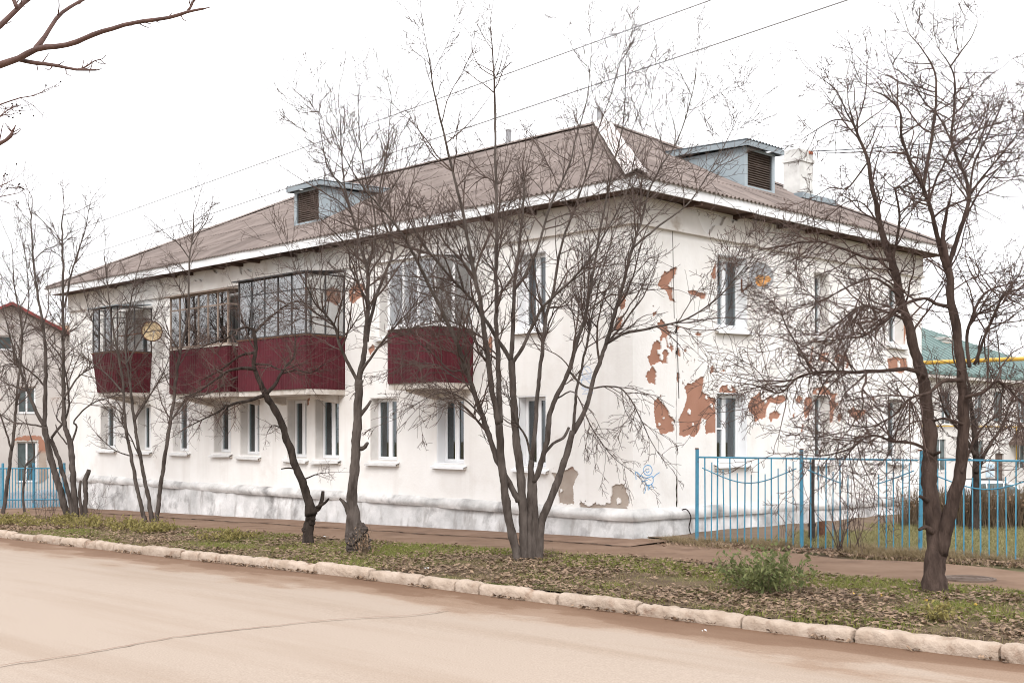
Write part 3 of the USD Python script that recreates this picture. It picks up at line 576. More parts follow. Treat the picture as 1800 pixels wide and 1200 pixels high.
for px, py in ((1054, 190), (893, 228), (645, 296), (561, 312)):
    # vent pipes rising at the ridge line: solve where the ridge is seen at this pixel
    r = (px - CX) / FPX; p0 = C0 + xm * D2; t = (p0[0] - r * p0[1]) / (r * D1[1] - D1[0]); t = min(t, yb - half - .3)
    Z = p0[1] + t * D1[1]; ztop_ = CAMZ - (py - HY) * Z / FPX
    obj('vent_pipe', bar((xm, t, ZE + RH - .3), (xm + .02, t, max(ztop_, ZE + RH + .35)), .085, 10), 'grey_metal', roof, smooth=50)

def dormer(fr, ac, blen, b0, label):
    """fr: frame with b = distance inwards from the wall (negative outward)"""
    w, zb, zt = .62, ZE + (b0 + EV) * math.tan(PIT) - .05, ZE + (b0 + EV) * math.tan(PIT) + .98
    bx = lambda a0, a1, c0, c1, z0, z1: fbox(fr, a0, a1, -c1, -c0, z0, z1)
    # side cheeks and back reach into the slope; the front is a frame round a louvre
    d = obj('dormer', join([bx(ac - w, ac - w + .03, b0, blen, zb, zt), bx(ac + w - .03, ac + w, b0, blen, zb, zt)]), 'dormer_metal', hb, label=label)
    obj('frame', join([bx(ac - w - .01, ac - w + .10, b0 - .03, b0 + .0, zb, zt), bx(ac + w - .10, ac + w + .01, b0 - .03, b0 + .0, zb, zt), bx(ac - w + .10, ac + w - .10, b0 - .03, b0, zb, zb + .13), bx(ac - w + .10, ac + w - .10, b0 - .03, b0, zt - .06, zt)]), 'dormer_metal', d)
    obj('dark_opening', bx(ac - w + .04, ac + w - .04, b0 + .08, b0 + .10, zb, zt), 'louvre', d)
    for z in np.arange(zb + .15, zt - .08, .055):
        v, f = box(ac - w + .10, ac + w - .10, -.03, .03, -.006, .006)
        c_, s_ = math.cos(.6), math.sin(.6)
        v = np.stack([v[:, 0], v[:, 1] * c_ - v[:, 2] * s_ - b0 - .035, v[:, 1] * s_ * -1 + v[:, 2] * c_ + z + .02], 1)
        obj('louvre_slat', fx(fr, (v, f)), 'louvre', d)
    # shed roof with a grey rim, corrugated along the front
    x = np.arange(ac - w - .16, ac + w + .161, .02); wv = .02 * np.cos(x * 2 * math.pi / .13)
    rise = .10
    P = np.stack([np.stack([x, np.full(len(x), -(b0 - .22)), zt + .13 + wv], 1), np.stack([x, np.full(len(x), -(blen + .1)), zt + .13 + rise + wv], 1)], 1)
    obj('roof_sheet', fx(fr, grid_mesh(P)), 'dormer_edge', d)
    for a in (ac - w - .16, ac + w + .13):
        v, f = box(a, a + .03, -(blen + .1), -(b0 - .2), zt - .02, zt + .10); v = v.copy(); v[:, 2] += rise * np.clip((-v[:, 1] - b0 + .2) / (blen - b0), 0, 1)
        obj('rim', fx(fr, (v, f)), 'dormer_edge', d)
    obj('rim', bx(ac - w - .125, ac + w + .125, b0 - .21, b0 - .18, zt - .02, zt + .10), 'dormer_edge', d)
    obj('flashing', bx(ac - w - .2, ac + w + .2, b0 - .2, b0 - .04, zb - .06, zb - .03), 'dormer_edge', d)
dormer(ST, 12.45, 3.5, 1.05, 'grey metal dormer with brown louvre on the street slope')
dormer(SD, 6.0, 3.5, 1.05, 'grey metal dormer with brown louvre on the side slope')
# chimney
cu_, ct_ = 9.15, 1.95; cz0, czt = ZE + (ct_ + EV) * math.tan(PIT) - .45, 9.55
ch = obj('chimney', join([box(cu_ - .31, cu_ + .31, ct_ - .25, ct_ + .25, cz0, czt - .32), box(cu_ - .345, cu_ + .345, ct_ - .285, ct_ + .285, czt - .32, czt - .22), box(cu_ - .30, cu_ + .30, ct_ - .24, ct_ + .24, czt - .22, czt)]), 'chimney', hb, label='whitewashed brick chimney')
obj('loose_brick', box(cu_ + .12, cu_ + .315, ct_ - .255, ct_ - .15, czt - .08, czt - .005), 'brick_red', ch)
for a, b in (((cu_ - .7, ct_ - .45), (cu_ + .95, ct_ - .40)),):
    obj('flashing', xf(box(a[0], b[0], a[1] - .12, a[1] + .14, ZE + (a[1] + EV) * math.tan(PIT) + .02, ZE + (a[1] + EV) * math.tan(PIT) + .16), lambda v: v), 'dormer_edge', ch)
# windows: white plastic frames set back in the wall, panes, lining, sill, curtains
def window(fr, a0, a1, z0, z1, kind, seed, sill=True, label=None, far=1):
    """far: +1 / -1 side on which the reveal is seen"""
    r = np.random.default_rng(seed); D = .21
    B = lambda x0, x1, b0, b1, q0, q1: fbox(fr, x0, x1, b0, b1, q0, q1)
    g = .002; fw = .045; m = (a0 + a1) / 2 + r.uniform(-.03, .03)
    i0, i1, j0, j1 = a0 + .03, a1 - .03, z0 + .03, z1 - .03
    parts = [B(i0, i0 + fw, -D - .06, -D, j0, j1), B(i1 - fw, i1, -D - .06, -D, j0, j1), B(i0 + fw, i1 - fw, -D - .06, -D, j0, j0 + fw), B(i0 + fw, i1 - fw, -D - .06, -D, j1 - fw, j1), B(m - .035, m + .035, -D - .06, -D + .002, j0 + fw, j1 - fw)]
    w = obj('window', join(parts), 'pvc', hb, label=label)
    for x0, x1 in ((i0 + fw, m - .035), (m + .035, i1 - fw)):
        s = .03; y0, y1 = j0 + fw, j1 - fw
        obj('sash', join([B(x0, x0 + s, -D - .05, -D + .012, y0, y1), B(x1 - s, x1, -D - .05, -D + .012, y0, y1), B(x0 + s, x1 - s, -D - .05, -D + .012, y0, y0 + s), B(x0 + s, x1 - s, -D - .05, -D + .012, y1 - s, y1)] + ([B(x0 + s, x1 - s, -D - .04, -D + .008, (y0 * .52 + y1 * .48) - .018, (y0 * .52 + y1 * .48) + .018)] if kind == 't' and x0 < m - .2 else [])), 'pvc', w)
        obj('pane', B(x0 + s + .001, x1 - s - .001, -D - .032, -D - .022, y0 + s + .001, y1 - s - .001), 'glass', w)
    lin = Polygon([(a0 + g, z0 + g), (a1 - g, z0 + g), (a1 - g, z1 - g), (a0 + g, z1 - g)]).difference(sbox(i0 - .004, j0 - .004, i1 + .004, j1 + .004))
    obj('reveal', fpoly(fr, lin, -D - .07, .024), 'pvc' if kind in 'pt' else 'reveal', w)
    if sill:
        L0, L1 = a0 - .09, a1 + .09; sk = r.uniform(-.02, .02)
        v, f = box(L0, L1, -.02, .15, z0 - .035, z0 - .022)
        v = v.copy(); v[:, 2] += -.35 * (v[:, 1] + .02) + sk * (v[:, 0] - (L0 + L1) / 2) / (L1 - L0) * 2 + .015
        v2, f2 = box(L0, L1, .145, .152, z0 - .115, z0 - .072)
        v2 = v2.copy(); v2[:, 2] += sk * (v2[:, 0] - (L0 + L1) / 2) / (L1 - L0) * 2
        sm = 'pvc' if kind in 'pt' else 'sill_metal'
        obj('sill', join([fx(fr, (v, f)), fx(fr, (v2, f2))]), sm, w)
        obj('sill_bed', B(L0 + .02, L1 - .02, .0, .10, z0 - .125, z0 - .085), 'slab', w)
    # curtain with folds
    cov = {'a': [[(.0, .34), (.72, 1.0)], [(0, .55)], [(.5, 1.0)], [(.0, .2), (.6, .85)]][seed * 7 % 4], 'b': [(0, 1)], 'c': [(0, .5)], 'p': [(.8, 1.0)], 't': [(0, .18)]}[kind]
    for c0, c1 in cov:
        x = np.linspace(i0 + fw + (i1 - i0 - 2 * fw) * c0, i0 + fw + (i1 - i0 - 2 * fw) * c1, 40)
        d = -D - .17 + .03 * np.sin(x * 42 + seed) + .012 * np.sin(x * 97)
        P = np.stack([np.stack([x, d, np.full(len(x), j0 - .1)], 1), np.stack([x, d, np.full(len(x), j1 + .05)], 1)], 1)
        obj('curtain', fx(fr, grid_mesh(P)), 'curtain_beige' if kind in 'bc' else 'curtain', w, smooth=True)
for i, (o_, w_) in enumerate(zip(sto, stw)):
    window(ST, *o_, w_[4], 100 + i)
for i, (o_, w_) in enumerate(zip(sdo, sdw)):
    window(SD, *o_, w_[4], 140 + i)
for i, o_ in enumerate(bal_open):
    window(ST, *o_, 'a', 170 + i, sill=False)

# balconies
def ribs(L, z0, z1, bulge=0.0):
    """ribbed sheet of length L along x, ribs towards +y"""
    xs, ys = [], []
    p = .115
    for k in range(int(L / p) + 1):
        for dx, dy in ((0, 0), (.03, 0), (.045, .016), (.09, .016), (.105, 0)):
            if k * p + dx <= L: xs.append(k * p + dx); ys.append(dy)
    xs.append(L); ys.append(0); xs, ys = np.array(xs), np.array(ys)
    P = np.stack([np.stack([xs, ys, np.full(len(xs), z)], 1) for z in (z0, z1)], 1)
    v, f = grid_mesh(P); v2 = v.copy(); v2[:, 1] -= .012
    return v, f, v2
def balcony(a0, a1, e, z0, z1, zg, style, label, taper=0.0):
    B = lambda x0, x1, b0, b1, q0, q1: fbox(ST, x0, x1, b0, b1, q0, q1)
    b = obj('balcony', join([B(a0 + taper, a1 - taper, .02, e - .03 - taper, z0 - .13, z0 + .02)]), 'slab', hb, label=label)
    for x in (a0 + .25 + taper, a1 - .45 - taper):
        v, f = box(x, x + .2, .02, e * .72, z0 - .34, z0 - .132); v = v.copy(); v[:, 2] = np.where((v[:, 1] > .1) & (v[:, 2] < z0 - .2), z0 - .17, v[:, 2])
        obj('bracket', fx(ST, (v, f)), 'slab', b)
    # parapet sheets: front in two or three lengths, one on each end
    def sheet(fn, L, lab=None):
        v, f, v2 = ribs(L, 0, 1); V = np.vstack([v, v2]); F = np.vstack([f, f[:, ::-1] + len(v)])
        obj('parapet_sheet', (fn(V), F), 'red_metal', b)
    zz = lambda k: z0 + (z1 - z0) * k
    n = 3 if a1 - a0 > 2.5 else 2
    for k in range(n):
        q0, q1 = a0 + (a1 - a0) * k / n, a0 + (a1 - a0) * (k + 1) / n - .004
        def fn(v, q0=q0):
            a = q0 + v[:, 0]; mid = (a0 + a1) / 2; a = mid + (a - mid) * (1 - taper * 2 / (a1 - a0) * (1 - v[:, 2]))
            return ST[0](np.stack([a, e + v[:, 1] - taper * (1 - v[:, 2]), zz(v[:, 2])], 1))
        sheet(fn, q1 - q0)
    for aa, sg in ((a0, -1), (a1, 1)):
        def fn(v, aa=aa, sg=sg):
            return ST[0](np.stack([aa + sg * (v[:, 1] + .001) - sg * taper * (1 - v[:, 2]), .03 + v[:, 0] * (1 - taper * (1 - v[:, 2])), zz(v[:, 2])], 1))
        sheet(fn, e - .035)
    obj('parapet_backing', join([B(a0 + .03 + taper, a1 - .03 - taper, e - .06 - taper, e - .03 - taper, z0 + .02, z1 - .02), B(a0 + .03 + taper, a0 + .05 + taper, .02, e - .06 - taper, z0 + .02, z1 - .02), B(a1 - .05 - taper, a1 - .03 - taper, .02, e - .06 - taper, z0 + .02, z1 - .02)]), 'slab', b)
    obj('top_rail', join([B(a0 - .02, a1 + .02, e - .05, e + .03, z1, z1 + .035), B(a0 - .02, a0 + .05, .03, e - .05, z1, z1 + .035), B(a1 - .05, a1 + .02, .03, e - .05, z1, z1 + .035)]), {'white': 'pvc', 'wood': 'slab'}.get(style, 'rust'), b)
    fm = {'black': 'black_frame', 'bare': 'black_frame', 'wood': 'wood_frame', 'white': 'pvc'}[style]
    h = {'black': .017, 'bare': .016, 'wood': .026, 'white': .03}[style]
    zb, zt = z1 + .036, zg
    nf = {'black': 5, 'bare': 4, 'wood': 6, 'white': 3}[style]; ns = {'black': 2, 'bare': 2, 'wood': 2, 'white': 2}[style]
    tr = zb + (zt - zb) * .74
    xs = np.linspace(a0 + h, a1 - h, nf + 1); ys = np.linspace(.03 + h, e - .02 - h, ns + 1)
    bars = [B(x - h, x + h, e - .05, e - .01, zb, zt) for x in xs] + [B(xs[0], xs[-1], e - .048, e - .012, z - h, z + h) for z in (zb + h, zt - h)]
    for aa in (a0 + h, a1 - h): bars += [B(aa - h, aa + h, y - h, y + h, zb, zt) for y in ys[:-1]] + [B(aa - h + .002, aa + h - .002, .03, e - .05, z - h, z + h) for z in (zb + h, zt - h)]
    if style != 'white':
        bars += [B(xs[0], xs[-1], e - .046, e - .014, tr - h * .8, tr + h * .8)] + [B(aa - h * .8, aa + h * .8, .03, e - .05, tr - h * .8, tr + h * .8) for aa in (a0 + h, a1 - h)]
    obj('frame', join(bars), fm, b)
    gm = 'glass_old'
    for k in range(nf):
        if style == 'bare' and k in (0, 2): continue
        obj('pane', B(xs[k] + h, xs[k + 1] - h, e - .033, e - .027, zb + 2 * h, zt - 2 * h), gm, b)
    for aa in (a0 + h, a1 - h):
        for k in range(ns):
            if style == 'bare' and aa < (a0 + a1) / 2: continue
            obj('pane', B(aa - .003, aa + .003, ys[k] + h, ys[k + 1] - (h if k < ns - 1 else -h + .035), zb + 2 * h, zt - 2 * h), gm, b)
    # canopy
    v, f = box(a0 - .12, a1 + .12, .11, e + .12, zt, zt + .03); v = v.copy(); v[:, 2] += .10 * (1 - v[:, 1] / e)
    obj('canopy', fx(ST, (v, f)), {'white': 'pvc', 'bare': 'dormer_edge', 'wood': 'wood_frame', 'black': 'black_frame'}[style], b)
    # net curtains hung inside the glazing
    for c0, c1 in {'black': [(.05, .22), (.5, .66), (.78, .97)], 'bare': [(.1, .3)], 'wood': [(.04, .3), (.36, .62), (.70, .96)], 'white': [(.0, .36), (.40, .62), (.70, 1)]}[style]:
        x = np.linspace(a0 + .06 + (a1 - a0 - .12) * c0, a0 + .06 + (a1 - a0 - .12) * c1, 60); d = e - .16 + .025 * np.sin(x * 55)
        P = np.stack([np.stack([x, d, np.full(len(x), zb - .05)], 1), np.stack([x, d, np.full(len(x), zt - .06)], 1)], 1)
        obj('curtain', fx(ST, grid_mesh(P)), 'curtain', b, smooth=True)
    return b
balcony(19.15, 20.75, 1.2, 3.42, 4.62, 6.02, 'bare', 'leftmost small balcony with tapering dark red parapet and bare black frame', .12)
balcony(12.95, 16.0, 1.2, 3.27, 4.50, 6.0, 'wood', 'wide balcony with dark red parapet and brown wooden glazing')
balcony(9.36, 12.39, 1.24, 3.25, 4.56, 6.12, 'black', 'wide balcony with dark red parapet and black metal glazing')
balcony(4.62, 6.22, 1.2, 3.27, 4.50, 6.05, 'white', 'small balcony with dark red parapet and white glazing, nearest the corner')

obj('side_board', fbox(ST, 4.66, 4.675, .06, 1.10, 4.58, 5.95), 'chimney', '/World/apartment_building/balcony_003')
# drawings on the wall
def strokes(fr, conv, lines, w, name, m, label, seed=0):
    r = np.random.default_rng(seed); out = []
    for pts in lines:
        p = np.array([conv(*q) for q in pts]); p = catmull(p, .02) if len(p) > 2 else p
        p = p + r.normal(0, .002, p.shape)
        g = LineString(p).buffer(w / 2, cap_style='round', quad_segs=2)
        out.append(g)
    obj(name, fpoly(fr, unary_union(out),   .0315, .0335), m, hb, label=label)
circ = lambda cx, cy, rx, ry, n=18: [(cx + rx * math.cos(k / n * 6.283 - 1.5), cy + ry * math.sin(k / n * 6.283 - 1.5)) for k in range(n + 2)]
strokes(SD, side, [circ(1136.5, 826, 7.8, 9), [(1133, 828), (1136, 830.5), (1139, 828)], [(1133.3, 824), (1134, 824.5)], [(1138, 824), (1138.7, 824.5)], [(1121, 838), (1125, 835), (1130, 839), (1137, 839), (1145, 837), (1146, 846), (1142, 851), (1135, 852), (1132, 848)], [(1145, 840), (1151, 834), (1157, 830)], [(1134, 851), (1131, 866)], [(1138, 853), (1138, 861)], [(1139, 853), (1139, 860)], [(1143, 850), (1147, 858)], [(1115, 828), (1116, 842)], [(1117, 829), (1124, 836)], [(1126, 846), (1136, 843)]], .016, 'graffiti', 'graffiti_blue', 'blue child-like drawing of a smiling stick figure')
strokes(ST, street, [circ(1033, 654, 8, 10), circ(1034, 672, 10, 12), [(1022, 668), (1044, 664)], [(1024, 682), (1044, 690), (1026, 692)], [(1028, 646), (1040, 660)], [(1025, 660), (1042, 676)], [(1028, 688), (1040, 680)]], .022, 'graffiti', 'graffiti_pale', 'faint pale blue scribble on the street front')
strokes(SD, side, [[(1136, 797), (1141, 799), (1145, 797), (1149, 799)]], .010, 'graffiti', 'iron_dark', 'small dark scrawl above the stick figure')

# satellite dishes and the pink towel
def dish(center, face, r, m, rim, name_label, squash=1.0):
    t = thing('satellite_dish', name_label, 'satellite dish', loc=center)
    face = np.array(face, float); face /= np.linalg.norm(face); s = np.cross([0, 0, 1], face); s /= np.linalg.norm(s); u = np.cross(face, s)
    k = np.linspace(0, 1, 7); a = np.linspace(0, 2 * np.pi, 37)
    P = np.array([[face * (.16 * r * (q * q - 1) * 1.4) + (s * math.cos(b) * squash + u * math.sin(b)) * r * q for b in a] for q in k])
    v, f = grid_mesh(P); v2 = v - face * .012
    obj('reflector', (np.vstack([v, v2]), np.vstack([f, f[:, ::-1] + len(v)])), m, t, smooth=40)
    ring = np.array([(s * math.cos(b) * squash + u * math.sin(b)) * r * 1.01 for b in a]); obj('rim', tubes([(ring, np.full(len(ring), .02 if rim == 'rust' else .010))], 6), rim, t, smooth=True)
    tip = face * r * .95 - u * r * .25; obj('feed_arm', bar(-u * r * .95, tip, .010), 'grey_metal', t); obj('feed_horn', bar(tip, tip - face * .07 + u * .02, .03, 8), 'white_board', t)
    return t, face
wl = lambda u, t, z: house(u, t, z)
dt, dz_ = 18.95, 5.25
c_ = at(267, 582, 37.2); tt, fc = dish(c_, (.45, -.85, .12), .30, 'dish_ochre', 'rust', 'round ochre dish with dark rusty rim beside the leftmost balcony')
_far = wl(-1.15, 19.2, c_[2] - .15); obj('bracket', bar(np.array([0, 0, 0]) - fc * .07, _far - c_, .018), 'rust', tt)
_o = C0 - .38 * D1; _r = (1338 - CX) / FPX; u_ = (_r * _o[1] - _o[0]) / (D2[0] - _r * D2[1]); z_ = CAMZ - (485 - HY) * (_o[1] + u_ * D2[1]) / FPX; c_ = wl(u_, -.38, z_); tt, fc = dish(c_, (.10, -.9, .18), .30, 'dish_grey', 'grey_metal', 'grey satellite dish streaked with orange rust on the side wall', .9)
_s = np.cross([0, 0, 1], fc); _s /= np.linalg.norm(_s); _u = np.cross(fc, _s)
def rust_blob(cx, cy, rx, ry, seed):
    r = np.random.default_rng(seed); a = np.linspace(0, 2 * np.pi, 26)[:-1]; k = 1 + r.normal(0, .12, 25); pts = [(0.0, 0.0)] + list(zip(np.cos(a) * k, np.sin(a) * k)); V = []
    for x, y in pts:
        X, Y = cx + x * rx, cy + y * ry; q = math.hypot(X / .9, Y); V.append(_s * X * .3 + _u * Y * .3 + fc * (.16 * .3 * (q * q - 1) * 1.4 + .014))
    return np.array(V), np.array([[0, i + 1, (i + 1) % 25 + 1] for i in range(25)])
obj('rust_stain', rust_blob(.0, -.36, .44, .46, 2), 'rust_orange', tt); obj('rust_stain', rust_blob(.5, -.18, .22, .26, 3), 'rust_orange', tt)
obj('bracket', join([bar(-fc * .06, wl(u_ - .22, -.02, z_ - .34) - c_, .02), bar(wl(u_ - .22, -.02, z_ - .34) - c_, wl(u_ - .22, -.02, z_ - .05) - c_, .02)]), 'rust', tt)
tw = np.array([[ (lambda a: house(-1.0, a, z))(9.85 + .55 * k + .0) + np.array([.03 * math.sin(k * 14), 0, 0]) for z in (4.66, 5.0, 5.4, 5.72)] for k in np.linspace(0, 1, 16)])
tp = obj('hanging_towel', grid_mesh(tw), 'pink_cloth', smooth=True, label='pink patterned towel hung behind the black balcony glazing', cat='towel')
# ------------------------------------------------------------------ bare trees
def perp(d, r):
    v = r.normal(size=3); v -= d * (v @ d); return v / (np.linalg.norm(v) + 1e-9)
class Tree:
    def __init__(self, name, label, base_px, bark, twig, seed, cat='tree', group=None, rs=1.0):
        self.rs = rs
        self.base = ground(*base_px, .0); self.Z = self.base[1]; self.r = np.random.default_rng(seed); self.bark, self.twig = bark, twig
        self.t = thing(name, label, cat, group); self.crown = []; self.lines = []
    def limb(self, px, r0, r1=1.0, dz=0.0, name='limb', twigs=None, f0=.25, rough=.012, z0=0.0, zpow=1.2, step=.07):
        """px: points of the limb on the 1800 px photograph; radii in px there; dz metres nearer (-) or farther at its tip"""
        px = np.array(px, float); n = len(px); k = np.linspace(0, 1, n) ** zpow
        Zs = self.Z + z0 + (dz) * k
        P = np.array([at(px[i, 0], px[i, 1], Zs[i]) for i in range(n)])
        rr = np.array(r0, float) if np.ndim(r0) else np.linspace(r0, r1, n); r0 = rr[0] * self.rs; Q = catmull(np.column_stack([P, rr * self.rs * self.Z / FPX]), step); P, R = Q[:, :3], Q[:, 3]
        w = self.r.normal(0, 1, P.shape); w = (w + np.roll(w, 1, 0) + np.roll(w, 2, 0)) / 3
        P = P + w * np.minimum(R * .35, rough)[:, None]
        if name == 'trunk' and px[0][1] > 895: R = R * (1 + .45 * (1.0 if self.rs > .55 else .25) * np.exp(-np.arange(len(R)) * step / .16))      # root flare
        R = R * (1 + .10 * (meshkit.fbm(P * 6, 2, 4) - .5) * 2)
        if name:
            sides = 28 if r0 > 9 else 16 if r0 > 5 else 8 if r0 > 2.5 else 6
            v, f = tubes([(P, R)], sides)
            if r0 > 3.5:                                          # ridged bark
                c = np.repeat(P, sides, 0); dn = (v - c) / (np.repeat(R, sides)[:, None] + 1e-9)
                v = v + dn * (((meshkit.fbm(v * np.array([26, 26, 6]), 3, 9) - .5) * .42 + (meshkit.fbm(v * np.array([9, 9, 7]), 2, 19) - .5) * .30) * np.repeat(R, sides))[:, None]
            obj(name, (v, f), self.bark, self.t, smooth=True)
        else: self.crown.append((P, R))
        if twigs: self.grow(P, R, f0, **twigs)
        return P, R
    def lump(self, px, r, dz, seed, name='burl', sq=(1, 1, 1.15)):
        s = trimesh.creation.icosphere(4, 1.0); v, f = tm(s); q = 1 + (meshkit.fbm(v * 2.2 + seed, 4, seed) - .5) * 1.1 + (meshkit.fbm(v * 7, 2, seed + 1) - .5) * .25
        obj(name, (v * q[:, None] * np.array(sq) * r * self.Z / FPX + at(px[0], px[1], self.Z + dz), f), self.bark, self.t, smooth=True)
    def grow(self, P, R, f0, n=10, L=1.4, levels=3, up=.5, ang=(30, 65), wander=.22, ratio=.55, dens=(6, 5, 4), droop=0.0, shrink=.55, rmin=.0026, seg=.13, flat=1.0, top=.75):
        r = self.r; ln = np.linalg.norm(np.diff(P, axis=0), axis=1).sum()
        for _ in range(int(n * .84)):
            f = f0 + (1 - f0) * r.random() ** .85
            self.child(P, R, f, L * r.uniform(.35, 1.2) * (1 - .45 * f), 1, levels, up, ang, wander, ratio, dens, droop, shrink, rmin, seg, flat)
        # the limb's own leading shoot
        d = P[-1] - P[-3]; d /= np.linalg.norm(d)
        self.shoot(P[-1], d, L * top, R[-1], 1, levels, up, ang, wander, ratio, dens, droop, shrink, rmin, seg, flat)
    def child(self, P, R, f, L, lev, levels, up, ang, wander, ratio, dens, droop, shrink, rmin, seg, flat):
        r = self.r; x = f * (len(P) - 1); i = min(int(x), len(P) - 2); k = x - i
        p = P[i] * (1 - k) + P[i + 1] * k; rad = R[i] * (1 - k) + R[i + 1] * k
        t = P[i + 1] - P[i]; t /= np.linalg.norm(t) + 1e-9
        q = perp(t, r); q = q * np.array([1, flat, 1]); q /= np.linalg.norm(q)
        a = math.radians(r.uniform(*ang)); d = t * math.cos(a) + q * math.sin(a)
        self.shoot(p, d, L, max(min(rad * .65, .0095 * L + .0035), rmin), lev, levels, up, ang, wander, ratio, dens, droop, shrink, rmin, seg, flat)
    def shoot(self, p, d, L, rad, lev, levels, up, ang, wander, ratio, dens, droop, shrink, rmin, seg, flat):
        r = self.r; n = max(4, min(14, int(L / seg) + 1))
        W = np.cumsum(r.normal(0, wander, (n, 3)), 0) * .55
        k = np.linspace(0, 1, n)[:, None]
        D = d + W + np.array([0, 0, 1.0]) * up * k - np.array([0, 0, 1.0]) * droop * k * r.uniform(.2, 1.5)
        D /= np.linalg.norm(D, axis=1, keepdims=True)
        P = np.vstack([p, p + np.cumsum(D * (L / n), 0)]); R = np.linspace(max(rad, rmin), rmin * .75, n + 1)
        self.lines.append((P, R, lev))
        if lev < levels and L > .12:
            m = r.poisson(dens[lev - 1] * min(1.6, max(.5, L)))
            for _ in range(m):
                f = r.uniform(.12, .98)
                self.child(P, R, f, L * ratio * r.uniform(.35, 1.1) * (1.1 - .5 * f), lev + 1, levels, up * .8, ang, wander * 1.1, ratio * 1.05, dens, droop * 1.2, shrink, rmin, seg * .8, flat)
    def finish(self):
        big = [(P, R) for P, R, l in self.lines if R[0] > .007]; small = [(P, R) for P, R, l in self.lines if R[0] <= .007]
        ms = []
        if self.crown: ms.append(tubes(self.crown, 6))
        if big: ms.append(tubes(big, 5))
        if small: ms.append(tubes(small, 3))
        if ms: obj('crown', join(ms), self.twig, self.t, smooth=True)

TW = dict(n=11, L=2.0, levels=3, up=.5, dens=(6, 4.5, 2), ratio=.6, wander=.22, rmin=.0042, ang=(25, 60))
def tw(**k): return {**TW, **k}

# the many-stemmed tree in front of the house
T = Tree('bare_tree', 'large many-stemmed grey tree fanning out before the house corner', (930, 984), 'bark_grey', 'twig_grey', 101, rs=.44)
T.limb([(912,988),(893,905),(884,835),(877,743)], 18, 14, -.25, 'trunk', rough=.006)
A = dict(z0=-.25)
T.limb([(877,745),(868,700),(858,633),(847,543),(828,450),(814,375),(792,284),(764,165),(753,95)], 13, 1.6, -1.2, twigs=tw(n=34), f0=.12, **A)
T.limb([(878,742),(877,667),(873,567),(872,433),(871,260),(868,120),(861,44)], 12, 1.6, .5, twigs=tw(n=36), f0=.15, **A)
T.limb([(912,880),(875,809),(850,736),(828,677),(812,625),(790,575),(768,530),(745,483),(720,435),(695,395),(660,355),(630,318),(598,262)], 12, 1.5, -2.0, twigs=tw(n=44, droop=.15), f0=.15)
T.limb([(922,988),(917,853),(908,780),(903,707),(899,633)], 18, 13, .1, 'trunk', rough=.006)
T.limb([(899,634),(860,573),(833,530),(800,497),(760,450),(735,415),(715,380)], 9, 1.6, -1.1, twigs=tw(n=26), z0=.1)
T.limb([(899,634),(902,560),(903,510),(910,460),(916,404),(921,345),(922,310)], 10, 3.5, .6, twigs=tw(n=18, L=1.2), z0=.1)
T.limb([(903,510),(923,483),(943,440),(968,360),(1000,292),(1012,244),(1032,172),(1040,82)], 7, 1.5, 1.1, twigs=tw(n=26), z0=.35)
T.limb([(900,640),(917,613),(947,550),(967,527),(1000,497),(1033,460),(1060,417),(1100,340),(1118,270)], 8, 1.4, -1.3, twigs=tw(n=30), z0=.1)
T.limb([(930,986),(932,872),(934,809)], 16, 12, .3, 'trunk', rough=.006)
T.limb([(934,812),(941,743),(947,670),(954,597),(962,550),(973,510),(985,440),(1004,380),(1030,310),(1048,240),(1076,160),(1088,118)], 10, 1.4, 1.4, twigs=tw(n=36), f0=.2, z0=.3)
T.limb([(936,815),(925,770),(905,735),(893,690)], 6, 2, -.6, twigs=tw(n=12, L=1.1), z0=.3)
T.limb([(938,984),(940,905),(938,845)], 15, 13, .2, 'trunk', rough=.006)
T.limb([(938,848),(956,798),(967,725),(978,696),(1000,652),(1015,597),(1028,560),(1040,492),(1052,420),(1076,300),(1096,212),(1100,105)], 12, 1.5, -.4, twigs=tw(n=38), f0=.2, z0=.2)
T.limb([(956,798),(972,780),(990,770),(1000,752)], 6, 6, .5, rough=.02, z0=.2)
T.limb([(947,986),(952,919),(978,853),(996,798),(1007,758)], 17, 12, .5, 'trunk', rough=.006)
T.limb([(1007,760),(1029,718),(1044,666),(1066,604),(1083,543),(1097,490),(1112,433),(1127,390),(1140,340),(1160,296),(1192,244),(1216,168),(1226,112)], 11, 1.4, 1.8, twigs=tw(n=40), f0=.15, z0=.5)
T.limb([(1007,758),(1012,700),(1024,640),(1034,590),(1044,540),(1060,470),(1080,410)], 7, 1.5, .4, twigs=tw(n=22), z0=.5)
T.limb([(1066,604),(1099,586),(1137,578),(1157,573),(1203,562),(1260,525),(1300,480),(1335,440)], 6.5, 1.2, -.8, twigs=tw(n=30), z0=.8)
T.limb([(1000,652),(1030,680),(1066,679),(1095,685),(1121,725),(1139,765),(1158,798)], 5, 1.2, -.8, twigs=tw(n=26, L=1.0, up=-.1, droop=.45), z0=.2)
T.limb([(1112,437),(1137,415),(1165,392),(1205,363),(1235,323),(1270,262),(1298,205)], 5.5, 1.1, .9, twigs=tw(n=26), z0=1.0)
T.limb([(978,700),(1010,690),(1040,750),(1075,800),(1110,828)], 3.5, 1, -.7, twigs=tw(n=22, L=.9, up=-.1, droop=.5), z0=.2)
T.limb([(850,736),(815,700),(775,690),(740,705),(705,730)], 3.8, 1, -.6, twigs=tw(n=22, L=1.0, up=-.05, droop=.5), z0=-.4)
T.limb([(828,677),(795,660),(765,640),(720,640),(690,655)], 4, 1, .5, twigs=tw(n=22, L=1.1, up=.1, droop=.25), z0=-.5)
T.limb([(817,650),(790,650),(760,620),(735,600),(715,570)], 4, 1.2, -.9, twigs=tw(n=22), z0=-.5)
T.finish()
for k in range(26):
    pass

